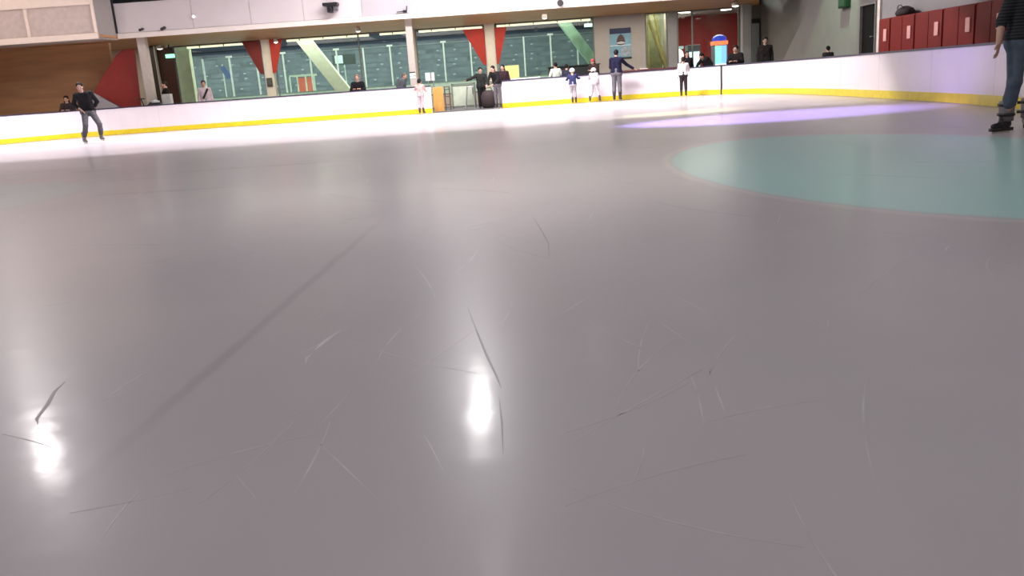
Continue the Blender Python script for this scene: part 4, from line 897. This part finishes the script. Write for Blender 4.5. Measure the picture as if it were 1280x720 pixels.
# row of floods over the far end, kept off the near ice by the added baffle
area('flood_row', (-10.0, 27.0, 8.0), 14, .2, 2100, (1, .92, .98))
area('flood_row', (.5, 27.0, 8.0), 7.0, .2, 2300, (1, .92, .96))
struct('flood_visor_left', MB().box(-18, -6, 27.45, 27.5, 7.25, 8.4), ceil_m, 'added visor plate shading the fascia from the left floods')  # unseen plate, added to keep the left floods off the fascia
struct('flood_visor_mid', MB().box(-6, -2, 27.45, 27.5, 7.8, 8.4), ceil_m, 'added shallow visor plate shading the fascia from the middle floods')  # shallower added plate, dims the middle floods on the fascia
spot('key', (-7, 21, 7.8), (5, 31.2, 1.5), 2600, (1, .93, .90), 40, .6)
spot('fascia_wash', (2.5, 25, 7.5), (2.0, 33.4, 4.2), 900, (1, .92, .85), 60, .8)
spot('purple_wash', (-6, 14.5, 7.6), (4.55, 15.0, 0), 36000, (.42, .30, 1), 16.5, .7)
spot('purple_wash_board', (1.5, 13, 7.6), (8.1, 15.6, .6), 800, (.45, .32, 1), 24, .8)
spot('yellow_wash', (-6, 16, 7.6), (3.9, 18.6, 0), 15000, (1, .80, .25), 9, .5)
spot('box_wash', (-17, 26, 7.8), (-17, 32.2, 5.2), 480, (1, .85, .70), 70, .8)
spot('green_wall', (10.9, 29.2, 6.8), (12.3, 31.5, 1.5), 2000, (.6, 1, .66), 42, .3)
# walkway under the gallery
for x, p in ((-18, 120), (-9, 210), (-1.5, 210), (4, 200), (8.2, 110)): area('walkway_light', (x, 36.8, 3.5), 6 if x < 8 else 3, 3.5, p, (1, .93, .80))
area('far_light', (-8, 47, 11.8), 26, 1.2, 4700, (.88, 1, .92)); area('far_light', (-14, 66, 11.8), 36, 1.2, 5000, (.84, .95, 1))
area('post_fill', (-5, 41.6, 3.9), 18, .4, 260, (.95, 1, .85), (math.radians(35), 0, 0))  # added fill, brightens the screen posts and leaning columns
area('arcade_light', (10.5, 43, 3.6), 2.5, 2.5, 160, (1, .97, .88))
area('stair_light', (7.2, 41.7, 3.9), .8, .8, 45, (1, 1, .7))

w = bpy.data.worlds.new('world'); SC.world = w; w.use_nodes = True
w.node_tree.nodes['Background'].inputs[0].default_value = (.5, .48, .5, 1); w.node_tree.nodes['Background'].inputs[1].default_value = .2

# ------------------------------------------------------------------ camera
cd = bpy.data.cameras.new('camera'); cam = bpy.data.objects.new('camera', cd); COL.objects.link(cam); SC.camera = cam
cd.sensor_width = 36; cd.lens = 36*1050/1280; cd.clip_end = 300
p = math.radians(13.7); r = math.radians(4.0)
fw_ = V((0, math.cos(p), -math.sin(p))); up0 = V((0, math.sin(p), math.cos(p))); rt0 = V((1, 0, 0))
rt = rt0*math.cos(r)-up0*math.sin(r); up = rt0*math.sin(r)+up0*math.cos(r)
cam.matrix_world = Matrix((( rt.x, up.x, -fw_.x, 0), (rt.y, up.y, -fw_.y, 0), (rt.z, up.z, -fw_.z, .88), (0, 0, 0, 1)))
vs_ = SC.view_settings; SC.display_settings.display_device = 'sRGB'
vs_.view_transform = 'Standard'; vs_.look = 'None'; vs_.gamma = 1; vs_.use_curve_mapping = False; vs_.exposure = 0
